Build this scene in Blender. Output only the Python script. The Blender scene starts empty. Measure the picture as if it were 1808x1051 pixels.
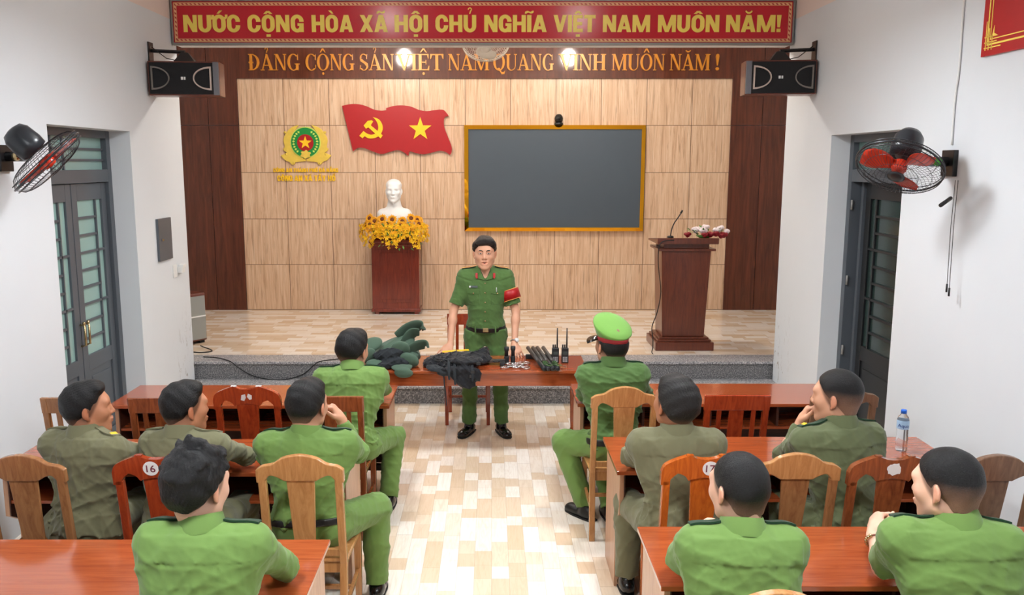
STAGE_W = 190.0
ROOM_W = 105.0
BULB_W = 30.0
WORLD_W = .2
EXPO = 0.32
import bpy, bmesh, math, random
import numpy as np
from mathutils import Vector, Matrix, Euler
PI = math.pi
random.seed(7)
SC = bpy.context.scene
COL = SC.collection

# ------------------------------------------------------------------ mesh builder
class MB:
    def __init__(s): s.v = []; s.f = []; s.m = []
    def add(s, vs, fs, mi=0, mat=None):
        o = len(s.v)
        if mat is not None: vs = [mat @ Vector(p) for p in vs]
        s.v += [tuple(p) for p in vs]
        for f in fs: s.f.append([i + o for i in f]); s.m.append(mi)
        return s
    def box(s, x0, x1, y0, y1, z0, z1, mi=0, mat=None):
        vs = [(x0,y0,z0),(x1,y0,z0),(x1,y1,z0),(x0,y1,z0),(x0,y0,z1),(x1,y0,z1),(x1,y1,z1),(x0,y1,z1)]
        return s.add(vs, [(3,2,1,0),(4,5,6,7),(0,1,5,4),(1,2,6,5),(2,3,7,6),(3,0,4,7)], mi, mat)
    def hexa(s, bot, top, mi=0):
        return s.add(list(bot)+list(top), [(3,2,1,0),(4,5,6,7),(0,1,5,4),(1,2,6,5),(2,3,7,6),(3,0,4,7)], mi)
    def prism(s, pts, d0, d1, axis='y', mi=0, mat=None):
        n = len(pts)
        A = 0
        for i in range(n):
            a, b = pts[i], pts[(i+1) % n]; A += a[0]*b[1]-b[0]*a[1]
        if A < 0: pts = pts[::-1]
        def P(p, d):
            return (p[0], d, p[1]) if axis == 'y' else ((d, p[0], p[1]) if axis == 'x' else (p[0], p[1], d))
        vs = [P(p, d0) for p in pts]+[P(p, d1) for p in pts]
        fs = [tuple(range(n)), tuple(range(2*n-1, n-1, -1))]
        for i in range(n):
            j = (i+1) % n; fs.append((i, n+i, n+j, j))
        flip = (d1 > d0)
        if axis == 'y': flip = not flip
        if flip: fs = [tuple(reversed(f)) for f in fs]
        return s.add(vs, fs, mi, mat)
    def lathe(s, prof, n=24, mi=0, mat=None, cap=True):
        vs = []; fs = []
        for r, z in prof:
            for k in range(n):
                a = 2*PI*k/n; vs.append((r*math.cos(a), r*math.sin(a), z))
        for i in range(len(prof)-1):
            for k in range(n):
                k2 = (k+1) % n
                fs.append((i*n+k, i*n+k2, (i+1)*n+k2, (i+1)*n+k))
        if cap:
            fs.append(tuple(range(n-1, -1, -1))); fs.append(tuple((len(prof)-1)*n+k for k in range(n)))
        return s.add(vs, fs, mi, mat)
    def tube(s, pts, r, n=8, mi=0, closed=False, mat=None):
        pts = [Vector(p) for p in pts]; m = len(pts)
        rr = r if isinstance(r, (list, tuple)) else [r]*m
        vs = []; fs = []; prev = None
        for i in range(m):
            if closed: t = pts[(i+1) % m]-pts[i-1]
            else: t = pts[min(i+1, m-1)]-pts[max(i-1, 0)]
            if t.length < 1e-9: t = Vector((0,0,1))
            t.normalize()
            if prev is None:
                u = t.cross(Vector((0,0,1)) if abs(t.z) < .9 else Vector((1,0,0)))
            else:
                u = prev - t*prev.dot(t)
                if u.length < 1e-6: u = t.orthogonal()
            u.normalize(); prev = u; w = t.cross(u)
            for k in range(n):
                a = 2*PI*k/n; vs.append(pts[i]+(u*math.cos(a)+w*math.sin(a))*rr[i])
        for i in range(m if closed else m-1):
            j = (i+1) % m
            for k in range(n):
                k2 = (k+1) % n; fs.append((i*n+k, i*n+k2, j*n+k2, j*n+k))
        if not closed:
            fs.append(tuple(range(n-1, -1, -1))); fs.append(tuple((m-1)*n+k for k in range(n)))
        return s.add(vs, fs, mi, mat)
    def cyl(s, a, b, r, r2=None, n=16, mi=0, mat=None):
        return s.tube([a, b], [r, r if r2 is None else r2], n, mi, mat=mat)
    def ball(s, c, r, n=12, m=8, mi=0, mat=None):
        if not isinstance(r, (tuple, list)): r = (r, r, r)
        vs = [(c[0], c[1], c[2]-r[2])]; fs = []
        for i in range(1, m):
            ph = -PI/2+PI*i/m
            for k in range(n):
                a = 2*PI*k/n
                vs.append((c[0]+r[0]*math.cos(ph)*math.cos(a), c[1]+r[1]*math.cos(ph)*math.sin(a), c[2]+r[2]*math.sin(ph)))
        vs.append((c[0], c[1], c[2]+r[2])); L = len(vs)-1
        for k in range(n):
            k2 = (k+1) % n
            fs.append((0, 1+k2, 1+k)); fs.append((L, L-n+k, L-n+k2))
            for i in range(m-2):
                fs.append((1+i*n+k, 1+i*n+k2, 1+(i+1)*n+k2, 1+(i+1)*n+k))
        return s.add(vs, fs, mi, mat)

def obj(name, mb, mat, parent=None, smooth=False, bevel=0, origin=None, seg=2):
    me = bpy.data.meshes.new(name)
    v = mb.v
    if origin is not None: v = [(p[0]-origin[0], p[1]-origin[1], p[2]-origin[2]) for p in v]
    me.from_pydata(v, [], mb.f)
    ms = mat if isinstance(mat, (list, tuple)) else [mat]
    for m in ms: me.materials.append(m)
    if len(ms) > 1: me.polygons.foreach_set('material_index', mb.m)
    if smooth:
        me.polygons.foreach_set('use_smooth', [True]*len(me.polygons))
        if smooth == 'auto':
            try: me.set_sharp_from_angle(angle=math.radians(40))
            except Exception: pass
    me.update()
    o = bpy.data.objects.new(name, me); COL.objects.link(o)
    if parent is not None: o.parent = parent
    if origin is not None and parent is None: o.location = origin
    if bevel:
        b = o.modifiers.new('bevel', 'BEVEL'); b.width = bevel; b.segments = seg; b.limit_method = 'ANGLE'; b.angle_limit = math.radians(35)
    return o
def thing(name, label, cat, loc=(0,0,0), rz=0, group=None):
    o = bpy.data.objects.new(name, None); COL.objects.link(o); o.empty_display_size = .1
    o.location = loc; o.rotation_euler = (0, 0, rz); o['label'] = label; o['category'] = cat
    if group: o['group'] = group
    return o
def tag(o, label, cat, group=None):
    o['label'] = label; o['category'] = cat
    if group: o['group'] = group
    return o
def struct(name, mb, mat, label=None, **k):
    o = obj(name, mb, mat, **k); o['kind'] = 'structure'
    o['label'] = label or name.replace('_', ' ')
    o['category'] = name.split('_')[0]
    return o
def dup(root, loc, rz=0, label=None, group=None):
    r = root.copy(); COL.objects.link(r); r.location = loc; r.rotation_euler = (0, 0, rz)
    if label: r['label'] = label
    if group: r['group'] = group
    for ch in list(root.children):
        c = ch.copy(); COL.objects.link(c); c.parent = r
        for g in ch.children:
            d = g.copy(); COL.objects.link(d); d.parent = c
    return r

# ------------------------------------------------------------------ materials
def srgb(r, g, b):
    return tuple(((c/255)/12.92 if c/255 <= .04045 else ((c/255+.055)/1.055)**2.4) for c in (r, g, b)) + (1,)
class NT:
    def __init__(s, name, rough=.5, metal=0, spec=.5, coat=0):
        s.mat = bpy.data.materials.new(name); s.mat.use_nodes = True
        s.t = s.mat.node_tree; s.b = s.t.nodes['Principled BSDF']
        s.b.inputs['Roughness'].default_value = rough; s.b.inputs['Metallic'].default_value = metal
        s.b.inputs['Specular IOR Level'].default_value = spec; s.b.inputs['Coat Weight'].default_value = coat
        s.b.inputs['Coat Roughness'].default_value = .08
    def n(s, ty, **k):
        nd = s.t.nodes.new(ty)
        for a, b in k.items():
            if a in ('op',): nd.operation = b
            elif a.startswith('i_'):
                key = a[2:]
                nd.inputs[int(key) if key.isdigit() else key].default_value = b
            else: setattr(nd, a, b)
        return nd
    def l(s, a, b): s.t.links.new(a, b)
    def m(s, op, a, b=None, c=None):
        nd = s.t.nodes.new('ShaderNodeMath'); nd.operation = op
        for i, x in enumerate((a, b, c)):
            if x is None: continue
            if isinstance(x, (int, float)): nd.inputs[i].default_value = x
            else: s.l(x, nd.inputs[i])
        return nd.outputs[0]
    def mix(s, f, a, b, blend='MIX'):
        nd = s.t.nodes.new('ShaderNodeMix'); nd.data_type = 'RGBA'; nd.blend_type = blend
        for key, x in ((0, f), (6, a), (7, b)):
            if isinstance(x, (int, float, tuple)): nd.inputs[key].default_value = x
            else: s.l(x, nd.inputs[key])
        return nd.outputs[2]
    def obco(s, scale=(1,1,1), rot=(0,0,0), loc=(0,0,0)):
        tc = s.t.nodes.new('ShaderNodeTexCoord'); mp = s.t.nodes.new('ShaderNodeMapping')
        mp.inputs['Scale'].default_value = scale; mp.inputs['Rotation'].default_value = rot; mp.inputs['Location'].default_value = loc
        s.l(tc.outputs['Object'], mp.inputs[0]); return mp.outputs[0]
    def noise(s, vec, scale=5, detail=3, rough=.5, dist=0):
        nd = s.t.nodes.new('ShaderNodeTexNoise'); nd.inputs['Scale'].default_value = scale
        nd.inputs['Detail'].default_value = detail; nd.inputs['Roughness'].default_value = rough; nd.inputs['Distortion'].default_value = dist
        s.l(vec, nd.inputs['Vector']); return nd.outputs['Fac']
    def ramp(s, f, stops):
        nd = s.t.nodes.new('ShaderNodeValToRGB'); cr = nd.color_ramp
        cr.elements[0].position = stops[0][0]; cr.elements[0].color = stops[0][1]
        cr.elements[1].position = stops[-1][0]; cr.elements[1].color = stops[-1][1]
        for p, c in stops[1:-1]:
            e = cr.elements.new(p); e.color = c
        s.l(f, nd.inputs[0]); return nd.outputs[0]
    def base(s, c):
        if isinstance(c, tuple): s.b.inputs['Base Color'].default_value = c
        else: s.l(c, s.b.inputs['Base Color'])
        return s
    def bump(s, h, st=.2, dist=.01):
        nd = s.t.nodes.new('ShaderNodeBump'); nd.inputs['Strength'].default_value = st; nd.inputs['Distance'].default_value = dist
        s.l(h, nd.inputs['Height']); s.l(nd.outputs[0], s.b.inputs['Normal']); return s
def plain(name, col, rough=.5, metal=0, spec=.5, coat=0, var=.06, scale=30, bump=0):
    t = NT(name, rough, metal, spec, coat)
    v = t.obco(); f = t.noise(v, scale, 2)
    c2 = tuple(min(1, x*(1-var*2)) for x in col[:3])+(1,)
    t.base(t.mix(f, col, c2))
    if bump: t.bump(f, bump, .003)
    return t.mat
def wood(name, light, dark, rough=.3, coat=.3, scale=(3, 30, 30), axis='x', spec=.5, wavy=1.5):
    t = NT(name, rough, 0, spec, coat)
    sc = {'x': (1.2, 14, 14), 'y': (14, 1.2, 14), 'z': (14, 14, 1.2)}[axis]
    v = t.obco(sc)
    f = t.noise(v, 2.2, 6, .62, wavy)
    f2 = t.noise(t.obco((1,1,1)), 1.3, 2)
    c = t.ramp(f, [(.3, dark), (.5, tuple((a+b)/2 for a, b in zip(light, dark))), (.72, light)])
    c = t.mix(t.m('MULTIPLY', f2, .35), c, dark)
    t.base(c); t.bump(f, .05, .002)
    return t.mat
M = {}
def wall_mat():
    t = NT('painted_plaster', .75)
    tc = t.n('ShaderNodeTexCoord'); sx = t.n('ShaderNodeSeparateXYZ'); t.l(tc.outputs['Object'], sx.inputs[0])
    f = t.noise(t.obco(), 2, 2); g = t.noise(t.obco((1, 5, 2.2)), 3.2, 5, .7, 1.0)
    c = t.mix(f, srgb(219, 223, 227), srgb(214, 218, 223))
    near = t.m('MULTIPLY', t.m('SMOOTH_MAX', t.m('SUBTRACT', sx.outputs[1], 7.75), 0, .1), 1.6)
    low = t.m('SMOOTH_MAX', t.m('SUBTRACT', .95, sx.outputs[2]), 0, .1)
    k = t.n('ShaderNodeClamp'); t.l(t.m('MULTIPLY', t.m('MULTIPLY', near, low), t.m('MULTIPLY', t.m('GREATER_THAN', g, .60), 2.2)), k.inputs[0])
    k2 = t.n('ShaderNodeClamp'); t.l(t.m('MULTIPLY', t.m('SUBTRACT', g, .70), t.m('MULTIPLY', t.m('LESS_THAN', sx.outputs[2], 1.0), 3.0)), k2.inputs[0])
    c = t.mix(k.outputs[0], c, srgb(150, 142, 134)); c = t.mix(k2.outputs[0], c, srgb(120, 112, 104))
    t.base(c); return t.mat
M['wall'] = wall_mat()
M['wall_upper'] = plain('pink_cream_plaster', srgb(232, 214, 206), .75, var=.015, scale=2)
M['ceil'] = plain('white_ceiling', srgb(225, 224, 222), .8, var=.01, scale=2)
M['grey_metal'] = plain('grey_painted_steel', srgb(150, 148, 145), .4, .3)
M['frame_grey'] = plain('dark_grey_door_paint', srgb(84, 90, 97), .38, var=.05, scale=6)
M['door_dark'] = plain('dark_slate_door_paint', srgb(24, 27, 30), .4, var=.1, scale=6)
M['black'] = plain('black_plastic', srgb(26, 26, 28), .35)
M['black_matte'] = plain('black_cloth', srgb(24, 24, 27), .85, var=.2)
M['white_plastic'] = plain('white_plastic', srgb(235, 235, 233), .35)
M['gold'] = plain('gold_mirror_trim', srgb(235, 170, 40), .06, 1.0, var=.03, scale=3)
M['brass'] = plain('brass', srgb(200, 178, 135), .25, 1.0)
M['chrome'] = plain('chrome', srgb(215, 215, 218), .15, 1.0)
M['yellow_letter'] = plain('yellow_acrylic', srgb(250, 200, 30), .35, var=.02)
M['gold_letter'] = plain('ochre_gold_letter', srgb(208, 132, 36), .35, .1, var=.03)
M['banner_letter'] = plain('pale_yellow_print', srgb(255, 226, 104), .35, var=.02, scale=3)
M['banner_red'] = plain('red_vinyl_banner', srgb(206, 28, 46), .2, var=.06, scale=1.2)
M['flag_red'] = plain('red_flag_board', srgb(168, 6, 14), .45, var=.03)
M['poster_red'] = plain('red_poster_print', srgb(178, 16, 22), .5, var=.03)
M['screen'] = plain('charcoal_led_screen', srgb(70, 80, 90), .5, var=.03, scale=8)
M['rubber'] = plain('black_rubber', srgb(20, 20, 20), .6)

def glass_pane(name, col, rough=.25):
    t = NT(name, rough, 0, .6)
    v = t.obco((40, 40, 40)); f = t.noise(v, 3, 2)
    g = t.noise(t.obco((1,1,1)), 1.5, 1)
    t.base(t.mix(g, col, tuple(x*.8 for x in col[:3])+(1,))); t.bump(f, .15, .002)
    return t.mat
M['teal_glass'] = glass_pane('frosted_teal_glass', srgb(150, 184, 178))
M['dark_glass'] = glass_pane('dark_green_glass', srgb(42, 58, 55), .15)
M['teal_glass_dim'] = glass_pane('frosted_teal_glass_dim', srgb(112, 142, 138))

def tiles(name, along='y'):
    t = NT(name, .16, 0, .55)
    tc = t.n('ShaderNodeTexCoord'); sx = t.n('ShaderNodeSeparateXYZ'); t.l(tc.outputs['Object'], sx.inputs[0])
    a, b = (sx.outputs[0], sx.outputs[1]) if along == 'y' else (sx.outputs[1], sx.outputs[0])
    col = t.m('FLOOR', t.m('DIVIDE', a, .1))
    wn = t.n('ShaderNodeTexWhiteNoise', noise_dimensions='1D'); t.l(col, wn.inputs['W'])
    bb = t.m('ADD', t.m('DIVIDE', b, .235), t.m('MULTIPLY', wn.outputs['Value'], 7.0))
    bb = t.m('ADD', bb, t.m('MULTIPLY', t.m('SINE', t.m('MULTIPLY', bb, 2.4)), .28))
    cell = t.m('FLOOR', bb)
    cmb = t.n('ShaderNodeCombineXYZ'); t.l(col, cmb.inputs[0]); t.l(cell, cmb.inputs[1])
    w2 = t.n('ShaderNodeTexWhiteNoise', noise_dimensions='2D'); t.l(cmb.outputs[0], w2.inputs['Vector'])
    c = t.ramp(w2.outputs['Value'], [(0, srgb(250, 243, 233)), (.42, srgb(246, 235, 221)), (.6, srgb(236, 216, 192)), (1, srgb(224, 198, 168))])
    sc = (22, 2.2, 1) if along == 'y' else (2.2, 22, 1)
    g = t.noise(t.obco(sc), 1.6, 4, .6, 1.8)
    c = t.mix(t.m('MULTIPLY', t.m('SUBTRACT', g, .42), .9), c, srgb(196, 158, 118))
    fa = t.m('FRACT', t.m('DIVIDE', a, .1)); fb = t.m('FRACT', bb)
    e = t.m('MINIMUM', t.m('MINIMUM', fa, t.m('SUBTRACT', 1, fa)), t.m('MULTIPLY', t.m('MINIMUM', fb, t.m('SUBTRACT', 1, fb)), 2.3))
    line = t.m('LESS_THAN', e, .018)
    c = t.mix(t.m('MULTIPLY', line, .3), c, srgb(150, 122, 98))
    t.base(c); return t.mat
M['floor'] = tiles('wood_look_floor_tile', 'y'); M['stage_floor'] = tiles('wood_look_stage_tile', 'x')

def granite(name, k=1.0, rough=.35):
    t = NT(name, rough, 0, .5)
    v = t.n('ShaderNodeTexVoronoi'); v.inputs['Scale'].default_value = 130; t.l(t.obco(), v.inputs['Vector'])
    f = t.noise(t.obco(), 90, 3, .7); g = t.noise(t.obco(), 2, 2)
    c = t.ramp(f, [(.34, srgb(int(60*k), int(62*k), int(66*k))), (.5, srgb(int(122*k), int(122*k), int(126*k))), (.64, srgb(min(255,int(196*k)), min(255,int(194*k)), min(255,int(192*k))))])
    c = t.mix(t.m('MULTIPLY', g, .25), c, srgb(105, 96, 92)); t.base(c); return t.mat
M['granite'] = granite('speckled_grey_granite', .92); M['granite_top'] = granite('light_granite_tread', 1.22)

def panel_mat():
    t = NT('light_wood_wall_panels', .28, 0, .5)
    tc = t.n('ShaderNodeTexCoord'); sx = t.n('ShaderNodeSeparateXYZ'); t.l(tc.outputs['Object'], sx.inputs[0])
    X, Z = sx.outputs[0], sx.outputs[2]
    ux = t.m('DIVIDE', t.m('ADD', X, 3.325), .5955); uz = t.m('DIVIDE', t.m('SUBTRACT', Z, .355), .6145)
    cx, cz = t.m('FLOOR', ux), t.m('FLOOR', uz)
    cmb = t.n('ShaderNodeCombineXYZ'); t.l(cx, cmb.inputs[0]); t.l(cz, cmb.inputs[1])
    wn = t.n('ShaderNodeTexWhiteNoise', noise_dimensions='2D'); t.l(cmb.outputs[0], wn.inputs['Vector'])
    off = t.n('ShaderNodeVectorMath', op='MULTIPLY'); t.l(wn.outputs['Color'], off.inputs[0]); off.inputs[1].default_value = (9, 0, 9)
    ad = t.n('ShaderNodeVectorMath', op='ADD'); t.l(tc.outputs['Object'], ad.inputs[0]); t.l(off.outputs[0], ad.inputs[1])
    mp = t.n('ShaderNodeMapping'); mp.inputs['Scale'].default_value = (16, 1, .9); t.l(ad.outputs[0], mp.inputs[0])
    f = t.noise(mp.outputs[0], 1.6, 6, .65, 1.1)
    mp2 = t.n('ShaderNodeMapping'); mp2.inputs['Scale'].default_value = (40, 1, 2.0); t.l(ad.outputs[0], mp2.inputs[0])
    f2 = t.noise(mp2.outputs[0], 1.3, 3, .5, .6)
    c = t.ramp(f, [(.30, srgb(186, 146, 114)), (.46, srgb(212, 176, 144)), (.68, srgb(228, 200, 172))])
    streak = t.ramp(f2, [(.57, (0,0,0,1)), (.70, (1,1,1,1))])
    c = t.mix(t.m('MULTIPLY', streak, .5), c, srgb(142, 104, 76))
    fx, fz = t.m('FRACT', ux), t.m('FRACT', uz)
    e = t.m('MINIMUM', t.m('MINIMUM', fx, t.m('SUBTRACT', 1, fx)), t.m('MINIMUM', fz, t.m('SUBTRACT', 1, fz)))
    line = t.m('LESS_THAN', e, .0056)
    c = t.mix(line, c, srgb(96, 66, 44)); t.base(c)
    return t.mat
M['panel'] = panel_mat()
def dark_panel(name, rough=.16):
    t = NT(name, rough, 0, .5)
    f = t.noise(t.obco((10, 1, .8)), 2, 5, .6, 1)
    c = t.ramp(f, [(.3, srgb(74, 36, 24)), (.7, srgb(104, 54, 36))])
    t.base(c); return t.mat
M['dark_panel'] = dark_panel('dark_brown_wood_panel', .22)
M['dark_band'] = dark_panel('dark_brown_gloss_laminate', .07)
M['table'] = wood('red_brown_varnished_wood', srgb(180, 90, 48), srgb(146, 66, 34), .13, .5, axis='x')
M['table_side'] = wood('pale_table_side_wood', srgb(206, 162, 128), srgb(170, 120, 90), .35, .2, axis='z')
M['table_dark'] = wood('dark_table_interior', srgb(92, 50, 34), srgb(52, 26, 18), .45, .1, axis='x')
M['chair_light'] = wood('honey_chair_wood', srgb(204, 150, 94), srgb(166, 112, 66), .25, .4, axis='z')
M['chair_tan'] = wood('tan_brown_chair_wood', srgb(176, 122, 78), srgb(134, 86, 52), .25, .4, axis='z')
M['chair_red'] = wood('red_varnished_chair_wood', srgb(178, 72, 34), srgb(128, 42, 22), .14, .6, axis='z')
M['chair_orange'] = wood('orange_varnished_chair_wood', srgb(212, 112, 38), srgb(160, 70, 26), .14, .6, axis='z')
M['chair_brown'] = wood('brown_varnished_chair_wood', srgb(160, 88, 48), srgb(106, 54, 30), .2, .5, axis='z')
M['chair_grey'] = wood('dull_brown_chair_wood', srgb(138, 104, 78), srgb(98, 68, 50), .35, .2, axis='z')
M['rostrum'] = wood('mahogany_rostrum_wood', srgb(122, 58, 34), srgb(84, 36, 22), .3, .3, axis='z')
M['pedestal'] = wood('reddish_carved_pedestal_wood', srgb(142, 56, 36), srgb(96, 36, 24), .25, .4, axis='z')
M['cabinet_wood'] = wood('dark_cabinet_veneer', srgb(120, 58, 40), srgb(84, 38, 28), .35, .2, axis='x')
# ------------------------------------------------------------------ the room
XL, XR = -2.98, 2.82           # side walls of the hall
YB = -1.6; YO = 8.30           # hall runs from behind the camera to the stage opening
YW = 11.43; ZS = .35           # stage back wall and stage height
ZC = 4.15
struct('floor', MB().box(-3.4, 3.3, YB, 8.6, -.1, 0), M['floor'], 'cream and tan wood look floor tiles of the hall')
DL = (5.80, 7.12, 2.58); DR = (5.88, 7.17, 2.55)
def side_wall(name, xi, xo, D, label):
    a, b = min(xi, xo), max(xi, xo)
    mb = MB()
    zt = 3.64
    mb.box(a, b, YB, D[0], 0, zt); mb.box(a, b, D[1], YO, 0, zt); mb.box(a, b, D[0], D[1], D[2], zt)
    mb.box(a, b, YB, YO, zt, ZC, 1)
    return struct(name, mb, [M['wall'], M['wall_upper']], label)
side_wall('wall_left', XL, XL-.40, DL, 'white plaster wall on the left with a recessed doorway')
side_wall('wall_right', XR, XR+.40, DR, 'white plaster wall on the right with a recessed doorway')
struct('ceiling', MB().box(-3.4, 3.3, YB, 8.6, ZC, ZC+.1), M['ceil'], 'white ceiling of the hall')
# stage opening: return walls, header beam
struct('wall_return_left', MB().box(-4.5, XL-.40, YO-.2, YO, 0, 4.25), M['wall'], 'return wall left of the stage opening')
struct('wall_return_right', MB().box(XR+.40, 4.3, YO-.2, YO, 0, 4.25), M['wall'], 'return wall right of the stage opening')
struct('trim_1', MB().box(XL, XR, 8.21, 8.45, 3.42, ZC), M['ceil'], 'header beam over the stage opening')
struct('wall_stage_left', MB().box(-4.6, -4.5, YO-.2, YW+.1, 0, 4.35), M['wall'], 'left side wall of the stage')
struct('wall_stage_right', MB().box(4.3, 4.4, YO-.2, YW+.1, 0, 4.35), M['wall'], 'right side wall of the stage')
struct('ceiling_stage', MB().box(-4.6, 4.4, 8.45, YW+.1, 4.25, 4.35), M['ceil'], 'ceiling over the stage')
struct('wall_stage_back', MB().box(-4.6, 4.4, YW, YW+.1, 0, 4.35), M['wall'], 'wall behind the stage panelling')
struct('wall_panelling', MB().box(-3.325, 3.145, YW-.03, YW-.001, ZS, 3.41), M['panel'], 'light wood panelling at the back of the stage')
mb = MB()
for a, b in ((-4.49, -3.72), (-3.714, -3.326), (3.146, 3.55), (3.556, 4.29)):
    for z0, z1 in ((ZS, 2.81), (2.816, 4.24)):
        mb.box(a, b, YW-.05, YW-.001, z0, z1)
struct('trim_2', mb, M['dark_panel'], 'dark brown wood panels either side of the light panelling', bevel=.002)
struct('trim_3', MB().box(-3.325, 3.145, YW-.06, YW-.001, 3.411, 4.24), M['dark_band'], 'glossy dark brown band above the panelling')
# stage platform
struct('stage_floor', MB().box(-4.5, 4.3, 8.64, YW, .0, ZS), M['stage_floor'], 'tiled stage floor')
struct('stage_edge', MB().box(-3.37, 3.21, 8.32, 8.64, ZS-.025, ZS+.002), M['granite_top'], 'light granite edge slab of the stage', bevel=.004)
struct('stage_riser', MB().box(-3.37, 3.21, 8.345, 8.64, 0, ZS-.025), M['granite'], 'speckled grey granite riser of the stage')
struct('stage_step', MB().box(XL+.001, XR-.001, 8.04, 8.345, 0, .15), M['granite'], 'lower granite step in front of the stage')
struct('step_tread', MB().box(XL+.001, XR-.001, 8.02, 8.345, .15, .172), M['granite_top'], 'light granite tread of the lower step', bevel=.004)

# ------------------------------------------------------------------ doors
# left double door: frame, two leaves with glass panes, transom
def panes(mb_bar, mb_pane, u0, u1, z0, z1, cols, rows, x, t=.02, w=.018):
    """muntins in a rectangle of the (y,z) plane; cols, rows are lists of bar positions"""
    mb_pane.box(x-.004, x+.004, u0, u1, z0, z1)
    for c in cols: mb_bar.box(x-t, x+t, c-w/2, c+w/2, z0, z1)
    for r, a, b in rows: mb_bar.box(x-t, x+t, a, b, r-w/2, r+w/2)
def make_leaf(x, y0, y1, z1, bar_mat, pane_mat, narrow_far=True, side=1):
    """door leaf in the plane x, from y0 to y1; narrow glass strip on the y1 side"""
    leaf = MB(); bar = MB(); pn = MB(); low = MB()
    st = .085
    zg0, zg1 = .82, z1-.13
    leaf.box(x-.022, x+.022, y0, y0+st, .02, z1); leaf.box(x-.022, x+.022, y1-st, y1, .02, z1)
    leaf.box(x-.022, x+.022, y0+st, y1-st, z1-.13, z1); leaf.box(x-.022, x+.022, y0+st, y1-st, .70, zg0)
    leaf.box(x-.022, x+.022, y0+st, y1-st, .02, .14)
    low.box(x-.010, x+.010, y0+st, y1-st, .14, .70)
    low.box(x-.018, x+.018, y0+st+.05, y1-st-.05, .20, .64)
    a, b = y0+st, y1-st
    c = b-.105
    H = zg1-zg0
    rows = [(zg0+H*k/9, a, c) for k in range(1, 9)] + [(zg0+H*k/3, c, b) for k in (1, 2)]
    panes(bar, pn, a, b, zg0, zg1, [c], rows, x)
    return leaf, bar, pn, low
def door_frame(x, D, s):
    mb = MB(); w = .07
    mb.box(x-.05, x+.05, D[0], D[0]+w, 0, D[2]); mb.box(x-.05, x+.05, D[1]-w, D[1], 0, D[2])
    mb.box(x-.05, x+.05, D[0]+w, D[1]-w, D[2]-.06, D[2]); mb.box(x-.05, x+.05, D[0]+w, D[1]-w, 2.17, 2.27)
    return mb
xd = -3.20
d1 = thing('door_1', 'grey double door with teal glass panes in the left wall', 'door', (xd, (DL[0]+DL[1])/2, 0)); d1['kind'] = 'structure'
og = tuple(d1.location)
obj('door_frame', door_frame(xd, DL, 1), M['frame_grey'], d1, origin=og, bevel=.003)
for a, b in ((DL[0]+.075, 6.455), (6.465, DL[1]-.075)):
    leaf, bar, pn, low = make_leaf(xd, a, b, 2.165, None, None)
    lf = obj('door_leaf', leaf, M['frame_grey'], d1, origin=og, bevel=.003)
    obj('glazing_bar', bar, M['frame_grey'], lf, origin=og); obj('glass_pane', pn, M['teal_glass'], lf, origin=og); obj('lower_panel', low, M['frame_grey'], lf, origin=og, bevel=.006)
for yy in (6.43, 6.50):
    h = MB(); h.tube([(xd+.03, yy, .92), (xd+.065, yy, .93), (xd+.065, yy, 1.08), (xd+.03, yy, 1.09)], .009); h.ball((xd+.06, yy, 1.10), .014, 8, 6)
    obj('door_handle', h, M['brass'], d1, True, origin=og)
bar, pn = MB(), MB()
panes(bar, pn, DL[0]+.07, DL[1]-.07, 2.27, DL[2]-.06, [6.22, 6.40], [(2.345, DL[0]+.07, DL[1]-.07), (2.43, DL[0]+.07, DL[1]-.07)], xd)
obj('transom_bar', bar, M['frame_grey'], d1, origin=og); obj('transom_pane', pn, M['teal_glass'], d1, origin=og)
struct('wall_porch_left', MB().box(-3.9, -3.5, 5.6, 7.3, 0, 2.8), M['wall'], 'plaster wall outside the left door')
# right door: dark double door, one leaf standing ajar
xd = 3.03
d2 = thing('door_2', 'dark door standing ajar in the right wall, fan in front of its transom', 'door', (xd, (DR[0]+DR[1])/2, 0)); d2['kind'] = 'structure'
og = tuple(d2.location)
obj('door_frame', door_frame(xd, DR, 1), M['frame_grey'], d2, origin=og, bevel=.003)
# far leaf folded outward (seen as a narrow strip), near leaf closed with dark panes
lf = MB().box(xd+.02, xd+.5, 7.02, 7.06, .02, 2.165)
obj('door_leaf', lf, M['frame_grey'], d2, origin=og, bevel=.003)
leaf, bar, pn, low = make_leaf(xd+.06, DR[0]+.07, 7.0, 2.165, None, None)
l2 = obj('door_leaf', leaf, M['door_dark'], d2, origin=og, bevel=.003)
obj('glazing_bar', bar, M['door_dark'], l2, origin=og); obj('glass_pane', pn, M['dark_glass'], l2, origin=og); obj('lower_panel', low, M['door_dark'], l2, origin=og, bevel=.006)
hg = MB()
for z in (.75, 1.35, 1.98): hg.cyl((xd-.04, 7.085, z-.04), (xd-.04, 7.085, z+.04), .010, n=8)
obj('hinge', hg, M['grey_metal'], d2, True, origin=og)
bar, pn = MB(), MB()
panes(bar, pn, DR[0]+.07, DR[1]-.07, 2.27, DR[2]-.06, [6.5, 6.3], [(2.38, DR[0]+.07, DR[1]-.07)], xd)
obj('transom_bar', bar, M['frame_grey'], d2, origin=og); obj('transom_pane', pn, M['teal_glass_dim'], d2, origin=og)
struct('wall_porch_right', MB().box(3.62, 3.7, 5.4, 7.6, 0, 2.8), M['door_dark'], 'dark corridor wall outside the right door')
struct('wall_porch_side', MB().box(3.22, 3.62, 7.5, 7.6, 0, 2.8).box(3.22, 3.62, 5.4, 5.5, 0, 2.8).box(3.22,3.62,5.5,7.5,2.7,2.8), M['door_dark'], 'dark corridor sides outside the right door')

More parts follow.
